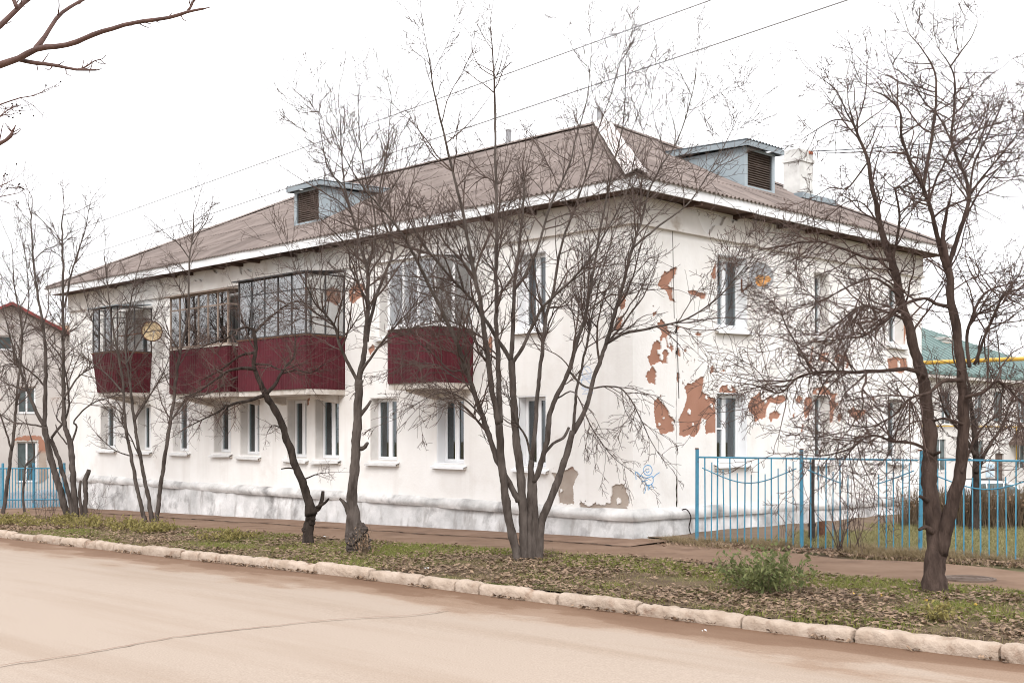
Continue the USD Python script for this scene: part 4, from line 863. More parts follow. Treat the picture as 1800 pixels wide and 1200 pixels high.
# two-limbed dark tree at the right
T = Tree('bare_tree', 'tall dark tree forking low into two limbs before the blue fence', (1643, 1041), 'bark_brown', 'twig_brown', 202, rs=.58)
AT = dict(n=14, L=1.55, levels=3, up=.14, dens=(8, 6, 2), ang=(35, 75), wander=.26, rmin=.0038, ratio=.45)
def ap(**k): return {**AT, **k}
T.limb([(1643,1046),(1641,1010),(1645,975),(1647,945),(1640,900),(1633,850),(1634,800),(1628,700),(1610,620),(1586,540),(1568,460),(1548,400),(1536,340),(1522,275),(1504,225),(1493,190)], [33,29,29,30,25,23,22,18,15,13,12,9,7,5.5,3.5,1.8], dz=.5, name='trunk', twigs=ap(n=46), f0=.45)
T.limb([(1652,975),(1660,930),(1674,885),(1688,830),(1694,760),(1692,680),(1684,600),(1672,520),(1664,470)], [20,22,20,17.5,16,15,13,11.5,11], dz=-.3, f0=.4, twigs=ap(n=14))
T.limb([(1640,935),(1625,925),(1616,930)], 9, 4, -.1, 'cut_stub'); T.limb([(1630,880),(1618,872)], 8, 5, -.15, 'cut_stub'); T.limb([(1640,800),(1652,795)], 7, 4, -.1, 'cut_stub')
T.limb([(1664,472),(1652,430),(1640,380),(1622,330),(1600,285),(1585,240),(1583,200),(1560,172),(1535,160)], 8, 1.4, -1.1, twigs=ap(n=34), f0=.15, z0=-.3)
T.limb([(1622,332),(1632,280),(1640,220),(1646,160),(1640,120),(1622,88),(1600,62)], 5.5, 1.3, .7, twigs=ap(n=26), z0=-.7)
T.limb([(1666,470),(1690,400),(1704,345),(1696,310),(1682,275),(1672,240),(1678,190),(1678,140),(1668,112),(1652,90)], 7, 1.4, .6, twigs=ap(n=32), z0=-.3)
T.limb([(1670,118),(1690,90),(1708,65),(1718,40)], 2.6, 1, .2, twigs=ap(n=8, L=.8), z0=.3)
T.limb([(1672,245),(1646,200),(1625,180),(1600,140),(1570,118)], 3.2, 1, -.4, twigs=ap(n=16, L=.9), z0=.0)
T.limb([(1704,345),(1712,290),(1735,240),(1755,200),(1768,165)], 4, 1.1, .7, twigs=ap(n=20), z0=.1)
T.limb([(1704,345),(1720,320),(1745,290),(1770,260),(1795,225)], 4, 1.1, -.8, twigs=ap(n=22), z0=.1)
T.limb([(1690,400),(1720,340),(1760,290),(1800,250)], 3.5, 1.0, .9, twigs=ap(n=18), z0=-.1)
T.limb([(1570,455),(1582,385),(1575,330),(1600,340),(1640,335)], 4.5, 1.2, -.7, twigs=ap(n=20), z0=.2)
T.limb([(1504,225),(1520,170),(1524,120),(1524,95)], 2.4, 1, .3, twigs=ap(n=9, L=.7), z0=.4)
T.limb([(1510,240),(1490,200),(1470,160),(1440,135)], 3.0, 1, -.4, twigs=ap(n=18, L=.9), z0=.4)
T.limb([(1500,215),(1470,210),(1440,225),(1410,245)], 2.6, 1, .5, twigs=ap(n=16, L=.9), z0=.4)
T.limb([(1525,285),(1490,330),(1460,330),(1425,350)], 2.8, 1, -.5, twigs=ap(n=18, L=.9, up=0), z0=.4)
T.limb([(1548,400),(1520,360),(1490,355),(1450,385)], 3.0, 1, .6, twigs=ap(n=18, L=.9, up=0), z0=.3)
T.limb([(1565,455),(1530,455),(1490,440),(1440,425),(1385,430),(1335,440)], 5.5, 1.2, -1.0, twigs=ap(n=34, up=.0), z0=.2)
T.limb([(1590,560),(1550,545),(1510,540),(1470,570),(1430,590),(1390,575)], 4.5, 1.1, .5, twigs=ap(n=32, up=-.05, droop=.1), z0=.15)
T.limb([(1580,520),(1540,490),(1500,500),(1460,520),(1420,540)], 4, 1.1, -.9, twigs=ap(n=30, up=-.05, droop=.1), z0=.15)
T.limb([(1625,660),(1600,650),(1540,652),(1480,653),(1430,655),(1400,665),(1370,690),(1320,675),(1290,680)], 7, 1.1, -1.2, twigs=ap(n=42, up=-.05, droop=.15), z0=.1)
T.limb([(1430,655),(1410,620),(1385,580),(1370,545),(1345,520)], 3.2, 1, -.4, twigs=ap(n=14, L=.8), z0=-.6)
T.limb([(1672,540),(1650,535),(1625,525),(1590,535),(1560,560),(1520,590),(1480,595),(1440,600)], 6.5, 1.2, -1.3, twigs=ap(n=36, up=-.05, droop=.15), z0=-.2)
T.limb([(1690,668),(1660,668),(1635,690),(1600,700),(1570,730),(1530,750),(1490,745)], 6.5, 1.3, -1.2, twigs=ap(n=34, up=-.1, droop=.2), z0=-.3)
T.limb([(1640,800),(1610,780),(1570,775),(1530,765),(1490,790),(1450,800),(1410,800)], 5.5, 1.1, -.9, twigs=ap(n=36, up=-.02, droop=.12), z0=.0)
T.limb([(1696,700),(1730,690),(1755,670),(1790,700),(1815,720)], 6, 1.5, -.6, twigs=ap(n=28, droop=.1), z0=-.3)
T.limb([(1690,830),(1720,760),(1760,730),(1800,735)], 4, 1.2, .7, twigs=ap(n=24, droop=.1), z0=-.2)
T.limb([(1694,745),(1660,735),(1640,740),(1600,745),(1560,800)], 4.5, 1.2, .9, twigs=ap(n=26, droop=.2), z0=-.2)
T.limb([(1705,645),(1700,600),(1715,540),(1740,510),(1770,500),(1810,490)], 6, 1.5, .8, twigs=ap(n=28), z0=-.3)
T.limb([(1712,640),(1740,570),(1765,520),(1800,505)], 5, 1.5, -.6, twigs=ap(n=22), z0=-.3)
T.limb([(1720,640),(1722,600),(1730,590),(1735,640),(1760,690),(1780,720)], 3, 1, -.4, twigs=ap(n=18, L=.8, droop=.3), z0=-.3)
T.finish()

# single trunk with a burl at its foot
T = Tree('bare_tree', 'single grey trunk with swollen burl foot before the balconies', (629, 972), 'bark_grey', 'twig_grey', 303, rs=.50)
T.limb([(630,978),(627,960),(625,940),(622,920),(620,905),(619,870),(622,833),(627,775),(629,723),(631,668)], [34,34,33,28,22,18,17,16,15,14], dz=0, name='trunk', rough=.01)
T.lump((634, 936), 13, -.16, 3); T.lump((620, 948), 12, -.14, 4); T.lump((638, 956), 12, -.15, 5); T.lump((624, 965), 13, -.12, 6, sq=(1.1, 1, .9))
T.limb([(620,908),(608,890),(597,876)], 16, 4, -.1, 'cut_stub', rough=.01); T.limb([(632,790),(642,786),(646,780)], 9, 6, -.1, 'cut_stub'); T.limb([(633,730),(644,718),(652,704)], 8, 5, .1, 'cut_stub')
T.limb([(630,672),(615,646),(600,613),(590,577),(575,556),(555,535),(540,505),(525,480)], 7, 1.3, -.9, twigs=tw(n=26))
T.limb([(631,670),(640,613),(644,577),(647,500),(643,470),(633,430),(622,387),(607,333),(600,260),(598,205)], 10, 1.4, .5, twigs=tw(n=36), f0=.2)
T.limb([(645,600),(653,553),(672,490),(690,440),(672,380),(667,340),(680,265),(688,175)], 7, 1.3, .9, twigs=tw(n=34), z0=.1)
T.limb([(634,655),(643,640),(673,600),(700,567),(725,540),(750,500)], 6, 1.2, -.8, twigs=tw(n=24))
T.limb([(622,387),(600,330),(575,290),(565,240),(560,200)], 3.5, 1.1, -.6, twigs=tw(n=18, L=1.1), z0=.3)
T.limb([(643,470),(660,420),(655,360),(640,300),(632,240),(630,200)], 4, 1.1, -.4, twigs=tw(n=22, L=1.2), z0=.2)
T.limb([(590,577),(560,570),(530,560),(500,575)], 3, 1, -.5, twigs=tw(n=16, L=1.0, up=.1), z0=-.5)
T.limb([(668,370),(690,330),(715,290),(735,250)], 3, 1, .4, twigs=tw(n=16, L=1.1), z0=.6)
T.finish()

# leaning tree with broken stub
T = Tree('bare_tree', 'crooked dark tree leaning left with a broken stub at its foot', (540, 958), 'bark_dark', 'twig_brown', 404, rs=.56)
CT = dict(n=14, L=1.1, levels=3, up=.1, dens=(7, 5, 4), ang=(35, 80), wander=.36, rmin=.0026)
def cr(**k): return {**CT, **k}
T.limb([(540,964),(541,935),(545,910),(548,890)], 15, 15, 0, 'trunk', rough=.02)
T.limb([(547,905),(534,852),(516,811),(503,767),(488,731),(473,701),(462,683)], 13, 9, -.2, 'trunk', rough=.015)
T.lump((546, 912), 8.5, -.02, 8, sq=(1, 1, 1.5)); T.lump((536, 930), 5, -.04, 9); T.limb([(548,900),(560,893),(566,878),(568,862)], 9, 5, .0, 'cut_stub'); T.limb([(556,892),(570,884),(578,876)], 6, 3, -.2, 'cut_stub')
T.limb([(462,684),(450,655),(445,640),(451,613),(448,590),(446,578)], 8, 5, -.1, z0=-.2)
T.limb([(446,580),(431,575),(415,582),(402,592),(380,600),(350,612)], 5, 1.2, -.7, twigs=cr(n=26), z0=-.3)
T.limb([(448,582),(460,570),(478,555),(497,540),(520,530),(545,535)], 4.5, 1.2, .4, twigs=cr(n=24), z0=-.3)
T.limb([(448,648),(424,648),(400,652),(375,670),(345,690),(315,700)], 6, 1.2, -.8, twigs=cr(n=32, droop=.1), z0=-.25)
T.limb([(450,620),(424,624),(398,643),(375,657),(350,670)], 5, 1.2, .5, twigs=cr(n=26), z0=-.25)
T.limb([(466,693),(440,702),(410,710),(385,722),(360,735),(330,750)], 6, 1.2, -.9, twigs=cr(n=30, droop=.15), z0=-.2)
T.limb([(470,690),(485,675),(494,657),(505,640),(516,628),(519,600),(519,577)], 6, 1.6, .6, twigs=cr(n=26), z0=-.2)
T.limb([(494,657),(520,650),(545,655),(570,640)], 3.5, 1, -.4, twigs=cr(n=18), z0=.0)
T.limb([(530,845),(545,838),(560,832),(580,830)], 3, 1, -.2, twigs=cr(n=12, L=.6)); T.limb([(504,765),(490,750),(478,748),(470,760)], 3, 1, -.2, twigs=cr(n=10, L=.5))
T.limb([(522,825),(508,822),(494,824)], 3, 2, -.1, 'cut_stub')
T.limb([(446,640),(470,640),(495,650),(530,640)], 4, 1.2, -.8, twigs=cr(n=20), z0=-.2)
T.limb([(450,613),(440,600),(425,560),(415,520)], 3, 1, .4, twigs=cr(n=16), z0=-.2)
T.finish()

# three-stemmed tree before the left balcony
T = Tree('bare_tree', 'tree of three slim stems before the leftmost balconies', (266, 917), 'bark_grey', 'twig_grey', 505, rs=.46)
T.limb([(256,918),(246,880),(230,801),(220,740),(215,667),(203,600),(192,530),(186,470)], 8.5, 1.6, -.5, 'trunk', twigs=tw(n=32), f0=.4)
T.limb([(268,920),(262,880),(248,810),(236,740),(227,667),(220,600),(228,540),(240,480)], 9, 1.6, .6, 'trunk', twigs=tw(n=32, up=.3), f0=.4)
T.limb([(275,921),(280,870),(290,800),(300,740),(308,680),(317,617),(330,560),(333,460),(340,410),(340,377)], 9, 1.4, .0, 'trunk', twigs=tw(n=40, up=.4), f0=.3)
T.limb([(335,457),(315,430),(297,415),(277,398)], 2.6, 1, -.3, twigs=tw(n=12, L=.9)); T.limb([(338,430),(352,405),(365,385),(372,360)], 2.4, 1, .3, twigs=tw(n=10, L=.9))
T.limb([(300,740),(330,700),(370,690),(410,665),(450,650)], 4, 1.2, -.6, twigs=tw(n=24, L=1.1, up=.1)); T.limb([(230,801),(200,790),(172,765)], 3, 1.2, -.3, twigs=tw(n=8, L=.8, up=.2))
T.limb([(217,690),(190,660),(165,640),(140,620)], 4, 1.2, .5, twigs=tw(n=22, L=1.2, up=.2)); T.limb([(236,740),(260,700),(285,660),(300,620)], 4, 1.2, -.5, twigs=tw(n=22, L=1.2, up=.2))
T.limb([(222,640),(245,600),(270,560),(282,520)], 3.5, 1.2, .4, twigs=tw(n=20, L=1.2, up=.2)); T.limb([(205,610),(180,590),(160,560),(150,520)], 3.5, 1.2, -.4, twigs=tw(n=20, L=1.2, up=.3))
T.limb([(248,810),(225,760),(190,720),(150,710)], 3, 1, -.5, twigs=tw(n=20, L=1.0, up=.0, droop=.2)); T.finish()

# clump at the left with a cut stub
T = Tree('bare_tree', 'clump of dark leaning stems with a charred cut stump, left of the house', (128, 912), 'bark_grey', 'twig_grey', 606, rs=.50)
T.limb([(122,918),(101,847),(86,790),(78,749)], 12, 10, -.2, 'trunk', rough=.015)
T.limb([(79,752),(60,715),(40,660),(20,600),(5,540)], 7, 1.5, -.8, twigs=tw(n=26, up=.3), z0=-.2)
T.limb([(78,750),(80,680),(80,620),(74,560),(62,490),(55,400),(56,366)], 8, 1.4, .6, twigs=tw(n=36, up=.4), z0=-.2)
T.limb([(134,914),(124,785),(114,749),(112,700),(111,604),(111,501),(109,397),(112,370)], 11, 1.6, .3, 'trunk', twigs=tw(n=40, up=.4), f0=.35)
T.limb([(113,540),(127,475),(147,413),(158,361)], 4, 1.2, -.5, twigs=tw(n=22, L=1.2), z0=.2)
T.limb([(130,915),(118,860),(104,810),(90,770)], 8, 7, .3, 'trunk'); T.limb([(90,770),(120,720),(112,640),(86,600)], 5, 1.8, .6, twigs=tw(n=16, L=1.2), z0=.3)
T.limb([(148,914),(150,889),(151,850),(156,826)], 9, 8, .1, 'cut_stub', rough=.02); T.limb([(146,915),(140,870),(142,845)], 6, 4, -.1, 'cut_stub')
T.limb([(114,749),(100,735),(104,715)], 3, 2, .1, twigs=tw(n=5, L=.8)); T.limb([(118,780),(102,760),(98,745)], 3, 2, -.1, 'cut_stub')
T.limb([(124,785),(135,750),(130,740),(160,710),(210,690),(240,650)], 4, 1.2, -.7, twigs=tw(n=26, L=1.2, up=.0, droop=.1)); T.limb([(80,680),(50,650),(20,640),(-15,650)], 4, 1.2, -.5, twigs=tw(n=22, L=1.2, up=.1))
T.limb([(112,700),(140,660),(170,640),(200,600)], 4, 1.2, .6, twigs=tw(n=26, L=1.2, up=.1)); T.limb([(78,750),(50,745),(20,740),(-10,720)], 4, 1.2, .4, twigs=tw(n=22, L=1.2, up=.0)); T.finish()
T = Tree('bare_tree', 'slim bare tree at the left edge before the far fence', (8, 903), 'bark_grey', 'twig_grey', 707, rs=.5)
T.limb([(5,905),(15,830),(24,765),(30,690),(38,610),(36,560),(25,500),(22,440)], 7, 1.4, .3, 'trunk', twigs=tw(n=40, up=.4), f0=.3)
T.limb([(20,790),(5,740),(-10,700),(-30,650)], 4, 1.2, -.5, twigs=tw(n=20)); T.limb([(44,906),(40,870),(45,820),(60,800),(52,760)], 5, 2, .2, 'trunk', twigs=tw(n=14, L=1.0))
T.limb([(34,600),(50,540),(48,480),(40,420)], 3, 1.1, .5, twigs=tw(n=26)); T.finish()
# low leafless shrubs at the left edge and beyond the fence
def shrub(name, label, px, n, h, spread, seed, m='twig_brown', rad=.006, cat='shrub'):
    r = np.random.default_rng(seed); T = Tree(name, label, px, m, m, seed, cat=cat)
    for k in range(n):
        a = r.uniform(0, 6.28); d = np.array([math.cos(a) * spread, math.sin(a) * spread, 1.0]) * np.array([r.random(), r.random(), 1]); d /= np.linalg.norm(d)
        p = T.base + np.array([r.uniform(-.15, .15), r.uniform(-.15, .15), -.03]) * (1 + spread * .6)
        T.shoot(p, d, h * r.uniform(.5, 1.1), rad * r.uniform(.6, 1.2), 1, 3, .35, (25, 60), .16, .5, (4, 3, 3), 0, .5, .0026, .12, 1.0)
    T.finish()
shrub('leafless_shrub', 'low leafless shrub by the kerb at the far left', (82, 916), 16, .9, .7, 11)
shrub('leafless_shrub', 'leafless shrub of upright stems growing through the fence gap', (1492, 972), 12, 1.75, .55, 12, rad=.011)
shrub('leafless_shrub', 'sparse dry sprigs behind the blue fence, left of its second post', (1390, 950), 6, .9, .4, 13)
shrub('leafless_shrub', 'stubble of cut brown shoots beside the many-stemmed tree', (962, 983), 18, .22, .5, 14)
shrub('leafless_shrub', 'fine bare shoots at the foot of the cut stump, left', (165, 912), 10, 1.2, .6, 15, m='twig_grey', rad=.004)
# tree behind the fence
T = Tree('bare_tree', 'thin dark tree growing behind the blue fence at the right', (1713, 934), 'bark_dark', 'twig_brown', 808)
T.limb([(1714,938),(1714,860),(1715,800),(1712,750),(1705,700),(1700,660)], 8, 2, .4, 'trunk', twigs=ap(n=40, L=1.5, up=.3), f0=.35)
T.limb([(1715,830),(1735,790),(1760,750),(1780,700)], 4, 1.2, .6, twigs=ap(n=22, up=.3)); T.limb([(1714,800),(1690,760),(1665,730),(1650,690)], 4, 1.2, -.5, twigs=ap(n=22, up=.3)); T.finish()
# tree standing to the left of the camera, its branches reaching into the picture
T = Tree('near_tree', 'foreground branches with stubby spurs reaching in from the upper left', (-700, 1500), 'twig_near', 'twig_near', 909)
zt = T.Z; T.Z = 7.0
def near(pts, r0, r1, dz=0, tw_=None): T.limb(pts, r0, r1, dz, twigs=tw_, f0=.15, rough=.004, step=.05)
sp = dict(n=9, L=.14, levels=1, up=.5, ang=(35, 70), wander=.3, rmin=.003, seg=.04, top=.3)
P0 = np.array([T.base, T.base + [.05, .1, 1.2], T.base + [.2, .3, 2.6]])
obj('trunk', tubes([(catmull(P0, .15), np.linspace(.16, .12, len(catmull(P0, .15))))], 12), 'bark_brown', T.t, smooth=True)
def lead(px, py, r):
    q = at(px, py, 7.0); obj('limb', tubes([(catmull([P0[-1], (P0[-1] + q) / 2 + [0, 0, .15], q], .1), np.linspace(.075, r * 7 / FPX, len(catmull([P0[-1], (P0[-1] + q) / 2 + [0, 0, .15], q], .1))))], 9), 'twig_near', T.t, smooth=True)
lead(-30, 122, 6.5); lead(-40, 75, 5); lead(-40, 262, 4.5)
near([(-30,122),(0,114),(33,103),(63,87),(99,82),(135,74),(180,55),(237,40),(297,31),(330,21),(357,15)], 6.5, 2.0, -.3, sp)
near([(63,87),(78,66),(99,34),(123,13),(150,-3),(180,-25)], 4.5, 2.4, .3, sp)
near([(33,104),(63,111),(99,115),(135,122),(168,123)], 4, 1.6, -.2, sp); near([(-40,75),(0,45),(30,15),(51,-2),(75,-25)], 5.5, 3.5, .2, sp)
near([(330,21),(338,8),(343,-4)], 2.4, 1.6, 0, sp); near([(30,15),(24,0),(20,-15)], 4, 3, 0, sp)
near([(-40,262),(0,253),(18,240),(22,231)], 4.5, 2.5, 0, sp); near([(135,122),(150,118),(165,108),(178,104)], 1.6, .8, 0, sp)
bs = dict(n=7, L=.20, levels=2, up=.3, ang=(25, 55), wander=.25, rmin=.0016, seg=.05, dens=(14, 8, 4), top=.4)
nb = len(T.lines)
for pts in ([(-30,190),(0,184),(36,172),(60,168),(85,156)], [(-20,225),(5,200),(25,188),(40,185)], [(-20,330),(0,327),(20,318)], [(-20,350),(5,345),(30,340)]): near(pts, 1.4, .7, .1, bs)
berr = [P[-1] for P, R, l in T.lines[nb:]]; T.finish(); r_ = np.random.default_rng(4)
bm = tm(trimesh.creation.icosphere(1, .0055)); obj('berries', join([(bm[0] + b, bm[1]) for b in berr if r_.random() < .35]), 'iron_dark', T.t, kind='stuff')
# ------------------------------------------------------------------ blue fence at the right
fence = thing('picket_fence', 'sky blue welded steel fence with drooping bars along the footpath', 'fence')
F0 = ground(1225, 953)[:2]; F1 = ground(1800, 988)[:2]; fd = (F1 - F0) / np.linalg.norm(F1 - F0); fn_ = np.array([-fd[1], fd[0]])
PW = 2.21; rail_z = CAMZ - (803 - HY) * F0[1] / FPX
def fp(s, z, o=0.0): p = F0 + fd * s + fn_ * o; return np.array([p[0], p[1], z])
def vbar(p, z0, z1, w, lean=(0, 0)):
    m = bar((p[0], p[1], z0), (p[0] + lean[0], p[1] + lean[1], z1), w, 4); return m
r_ = np.random.default_rng(77)
for k in range(5):
    s = k * PW; p = fp(s, 0); g = float(gz(p[0], p[1]))
    po = obj('post', tubes([(np.array([[p[0], p[1], g - .1], [p[0] + r_.normal(0, .012), p[1], rail_z + .16]]), np.array([.036, .036]))], 8), 'blue_paint', fence, smooth=50)
    obj('cap', tubes([(np.array([[p[0], p[1], rail_z + .155], [p[0], p[1], rail_z + .18]]), np.array([.042, .034]))], 8), 'rust', po)
for k in range(4):
    a, b = k * PW + .035, (k + 1) * PW - .035
    zs = r_.normal(0, .008, 2)
    obj('rail', join([bar(fp(a, rail_z + zs[0]), fp(b, rail_z + zs[1]), .019, 6)]), 'blue_paint', fence, smooth=50)
    x = np.linspace(a + .10, b - .06, 22); q = (x - a) / (b - a)
    zz = rail_z - .17 - .30 * np.sin(q * math.pi) + .012 * np.sin(q * 9)
    gap = (q > .38) & (q < .66) if k == 1 else np.zeros(len(q), bool)
    for sel in ([~gap & (q <= .5), ~gap & (q > .5)] if k == 1 else [~gap]):
        P = np.array([fp(xx, z, -.024) for xx, z in zip(x[sel], zz[sel])])
        obj('drooping_bar', tubes([(P, np.full(len(P), .011))], 5), 'blue_paint', fence, smooth=True)
    n = 15
    for j in range(1, n):
        s = a + (b - a) * j / n + r_.normal(0, .008); qq = j / n
        if k == 1 and .42 < qq < .62: continue
        p = fp(s, 0, .0); g = float(gz(p[0], p[1])); tall = j % 2 == 1
        top = rail_z - .012 if tall else rail_z - .17 - .30 * math.sin(qq * math.pi) + .16 + r_.normal(0, .02)
        obj('picket', vbar(p, g + r_.uniform(-.02, .06), top, .017 if tall else .014, (r_.normal(0, .01), 0)), 'blue_paint', fence)
pp = ground(1438, 955); pole = thing('rusted_post', 'dark tapering iron post leaning behind the blue fence', 'post')
obj('shaft', tubes([(np.array([pp + [0, .5, -.1], pp + [.0, .5, .75], pp + [.03, .5, 1.65]]), np.array([.075, .05, .03]))], 8), 'iron_dark', pole, smooth=50)
obj('collar', tubes([(np.array([pp + [0, .5, .30], pp + [0, .5, .36]]), np.array([.085, .08]))], 8), 'iron_dark', pole)
st_ = thing('tree_stump', 'small reddish sawn stump beside the dark iron post', 'stump'); sp_ = ground(1452, 948)
obj('trunk', tubes([(np.array([sp_ - [0, -.4, .05], sp_ + [0, .4, .2], sp_ + [.01, .4, .34]]), np.array([.10, .085, .08]))], 9), 'rust', st_, smooth=50); obj('cut_face', tubes([(np.array([sp_ + [.01, .4, .338], sp_ + [.01, .4, .345]]), np.array([.076, .074]))], 9), 'dry_stem', st_)

# manhole cover on the footpath
mc = ground(1703, 1017, .03); mt = thing('manhole_cover', 'round rusty iron manhole cover set in the footpath', 'manhole cover')
a = np.linspace(0, 2 * np.pi, 41)
def disc(r0, r1, z0, z1):
    prof = [(r1, z0), (r1, z1), (r0, z1), (r0, z0)]
    return grid_mesh(np.array([[mc + [r * math.cos(b), r * math.sin(b), z] for r, z in prof] for b in a]))
obj('frame_ring', disc(.335, .375, -.03, .018), 'iron_cover', mt); obj('lid', disc(.001, .325, -.03, .014), 'iron_cover', mt)
for r0 in (.10, .17, .24, .30): obj('lid_ridge', disc(r0, r0 + .018, .010, .021), 'iron_cover', mt)

# ------------------------------------------------------------------ fence at the far left
lf = thing('picket_fence', 'distant blue picket fence left of the house', 'fence'); L0, L1 = house(-.05, TL + .25), np.array([-19.4, 41.6, 0])
ld = (L1 - L0)[:2]; LL = np.linalg.norm(ld); ld /= LL
def lp(s, z): p = L0[:2] + ld * s; return np.array([p[0], p[1], z])
g = -.44; zt_ = 1.0
for s in np.arange(.05, LL, 1.0):
    obj('post', vbar(lp(s, 0), g, zt_ + .16, .042), 'blue_paint', lf)
for z in (zt_ - .02, g + .35): obj('rail', bar(lp(0, z), lp(LL, z), .022, 4), 'blue_paint', lf)
for s in np.arange(.12, LL, .095): obj('picket', vbar(lp(s, 0), g + .08, zt_ - .03, .014), 'blue_paint', lf)
pb_ = obj('rubble_bank', (lambda P: grid_mesh(P))(np.array([[np.array([*(L0[:2] + ld * s + np.array([ld[1], -ld[0]]) * (.5 + .9 * q)), g - .1 + .62 * math.sin(min(1, q * 2.2) * 1.57) * (.75 + .5 * meshkit.noise(np.array([s * 1.2, q * 3, 0.])))]) for q in np.linspace(0, 1, 8)] for s in np.arange(-.3, LL + .5, .3)])), 'grey_metal', smooth=True, label='low dark grey bank behind the distant blue fence', cat='bank')

# ------------------------------------------------------------------ neighbouring houses
def local_thing(name, label, origin, rot): return thing(name, label, 'building', loc=origin, rotz=rot)
def simple_window(parent, x, z, w, h, m='far_glass', fm='pvc', y=0.0):
    fr_ = join([box(x - w/2 - .06, x - w/2, y - .03, y + .04, z - .06, z + h + .06), box(x + w/2, x + w/2 + .06, y - .03, y + .04, z - .06, z + h + .06), box(x - w/2, x + w/2, y - .03, y + .04, z - .06, z), box(x - w/2, x + w/2, y - .03, y + .04, z + h, z + h + .06), box(x - .03, x + .03, y - .03, y + .04, z, z + h)])
    wn = obj('window', fr_, fm, parent); obj('pane', box(x - w/2, x - .03, y + .0, y + .012, z, z + h), m, wn); obj('pane', box(x + .03, x + w/2, y + .0, y + .012, z, z + h), m, wn)
    obj('sill', box(x - w/2 - .1, x + w/2 + .1, y - .12, y - .032, z - .12, z - .07), 'sill_metal', wn)
def wall_with(parent, W0, W1, H0, H1, D, ops, m, label=None):
    poly = sbox(W0, H0, W1, H1).difference(unary_union([sbox(x - w/2, z, x + w/2, z + h) for x, z, w, h in ops]))
    v, f = extrude(poly, .3); v = np.stack([v[:, 0], v[:, 2] - .0 + .0, v[:, 1]], 1); v[:, 1] = .02 + v[:, 1] - 0.0
    obj('wall', join([(v, f[:, ::-1]), box(W0, W0 + .3, .32, D, H0, H1), box(W1 - .3, W1, .32, D, H0, H1), box(W0 + .3, W1 - .3, D - .3, D, H0, H1), box(W0 + .3, W1 - .3, .32, D - .3, H1 - .3, H1 - .01)]), m, parent, label=label)
# right: two storeys, green hipped roof
O = at(1700, 765, 62.0); gr = thing('green_roofed_house', 'distant white two storey house with green metal hipped roof', 'building', loc=(O[0], O[1], 0), rotz=ROT)
def gx(px):   # px on its front wall -> metres along it
    r = (px - CX) / FPX; return (r * O[1] - O[0]) / (D2[0] - r * D2[1])
def gzz(px, py): return CAMZ - (py - HY) * (O[1] + gx(px) * D2[1]) / FPX
ev = 5.15; GB = -1.75
ops = [(gx(p), gzz(p, b), w, h) for p, b, w, h in ((1633, 745, 1.0, 1.5), (1664, 744, 1.0, 1.5), (1721, 742, .9, 1.5), (1756, 741, 1.1, 1.55), (1797, 742, 1.0, 1.6), (1655, 826, 1.0, 1.5), (1722, 826, 1.0, 1.5), (1795, 822, 1.0, 1.6))]
wall_with(gr, -9.5, 16, GB, ev, 10, ops + [(gx(1758), GB, 1.1, 2.9)], 'far_wall', 'peeling white wall with terracotta patches')
for i, (x, z, w, h) in enumerate(ops): simple_window(gr, x, z, w, h, fm='pvc' if i != 3 else 'green_roof', y=.12)
dr = obj('door', box(gx(1758) - .54, gx(1758) + .54, .12, .17, GB, GB + 2.9), 'louvre', gr); obj('handle', bar((gx(1758) - .4, .08, GB + 1.0), (gx(1758) - .4, .08, GB + 1.2), .02), 'grey_metal', dr)
obj('notice_board', box(gx(1740) - .45, gx(1740) + .45, -.03, .015, gzz(1740, 838), gzz(1740, 815)), 'sign_blue', gr)
rz = ev + 3.3; rv = np.array([[-10, -.5, ev], [16.5, -.5, ev], [16.5, 10.5, ev], [-10, 10.5, ev], [gx(1655) - .5, 5, rz], [gx(1718) + .5, 5, rz]])
dck = obj('roof', (np.vstack([rv, rv - [0, 0, .14]]), [[0, 1, 5], [0, 5, 4], [1, 2, 5], [2, 3, 4], [2, 4, 5], [3, 0, 4], [6, 11, 7], [6, 10, 11], [7, 11, 8], [8, 10, 9], [8, 11, 10], [9, 10, 6], [0, 6, 7], [0, 7, 1], [1, 7, 8], [1, 8, 2], [2, 8, 9], [2, 9, 3], [3, 9, 6], [3, 6, 0]]), 'green_roof', gr)
for x in np.arange(-9.4, 16.4, .62):       # standing seams on the slope in view
    top = min(1, (x + 10) / (gx(1655) - .5 + 10)) if x < gx(1655) - .5 else min(1, (16.5 - x) / (16.5 - gx(1718) - .5)) if x > gx(1718) + .5 else 1
    if top > .05: obj('roof_seam', bar((x, -.5, ev + .01), (x, -.5 + 5.5 * top, ev + .01 + 3.3 * top), .018, 4), 'green_roof', dck)
obj('eave_board', box(-9.9, 16.4, -.47, .0, ev - .3, ev - .16), 'cornice', gr)
def far_chimney(px, topy, botz, w):
    x = gx(px); c = obj('chimney', join([box(x - w, x + w, 3.2 - w, 3.2 + w, botz, gzz(px, topy) + .25), box(x - w - .08, x + w + .08, 3.12 - w, 3.28 + w, gzz(px, topy) + .1, gzz(px, topy) + .2)]), 'chimney', dck)
    for k in range(4): obj('brick_course', box(x - w - .012, x + w + .012, 3.2 - w - .012, 3.2 + w + .012, gzz(px, topy) - .15 - .32 * k, gzz(px, topy) - .03 - .32 * k), 'peach_brick' if k % 2 == 0 else 'chimney', c)
far_chimney(1633, 578, ev + .5, .55); far_chimney(1752, 596, ev + .4, .5)
obj('gas_pipe', join([bar((-9, -.08, gzz(1700, 749)), (15.8, -.08, gzz(1700, 749)), .035), bar((gx(1784), -.08, GB + .5), (gx(1784), -.08, gzz(1700, 749)), .035)]), 'yellow_paint', gr, smooth=True)
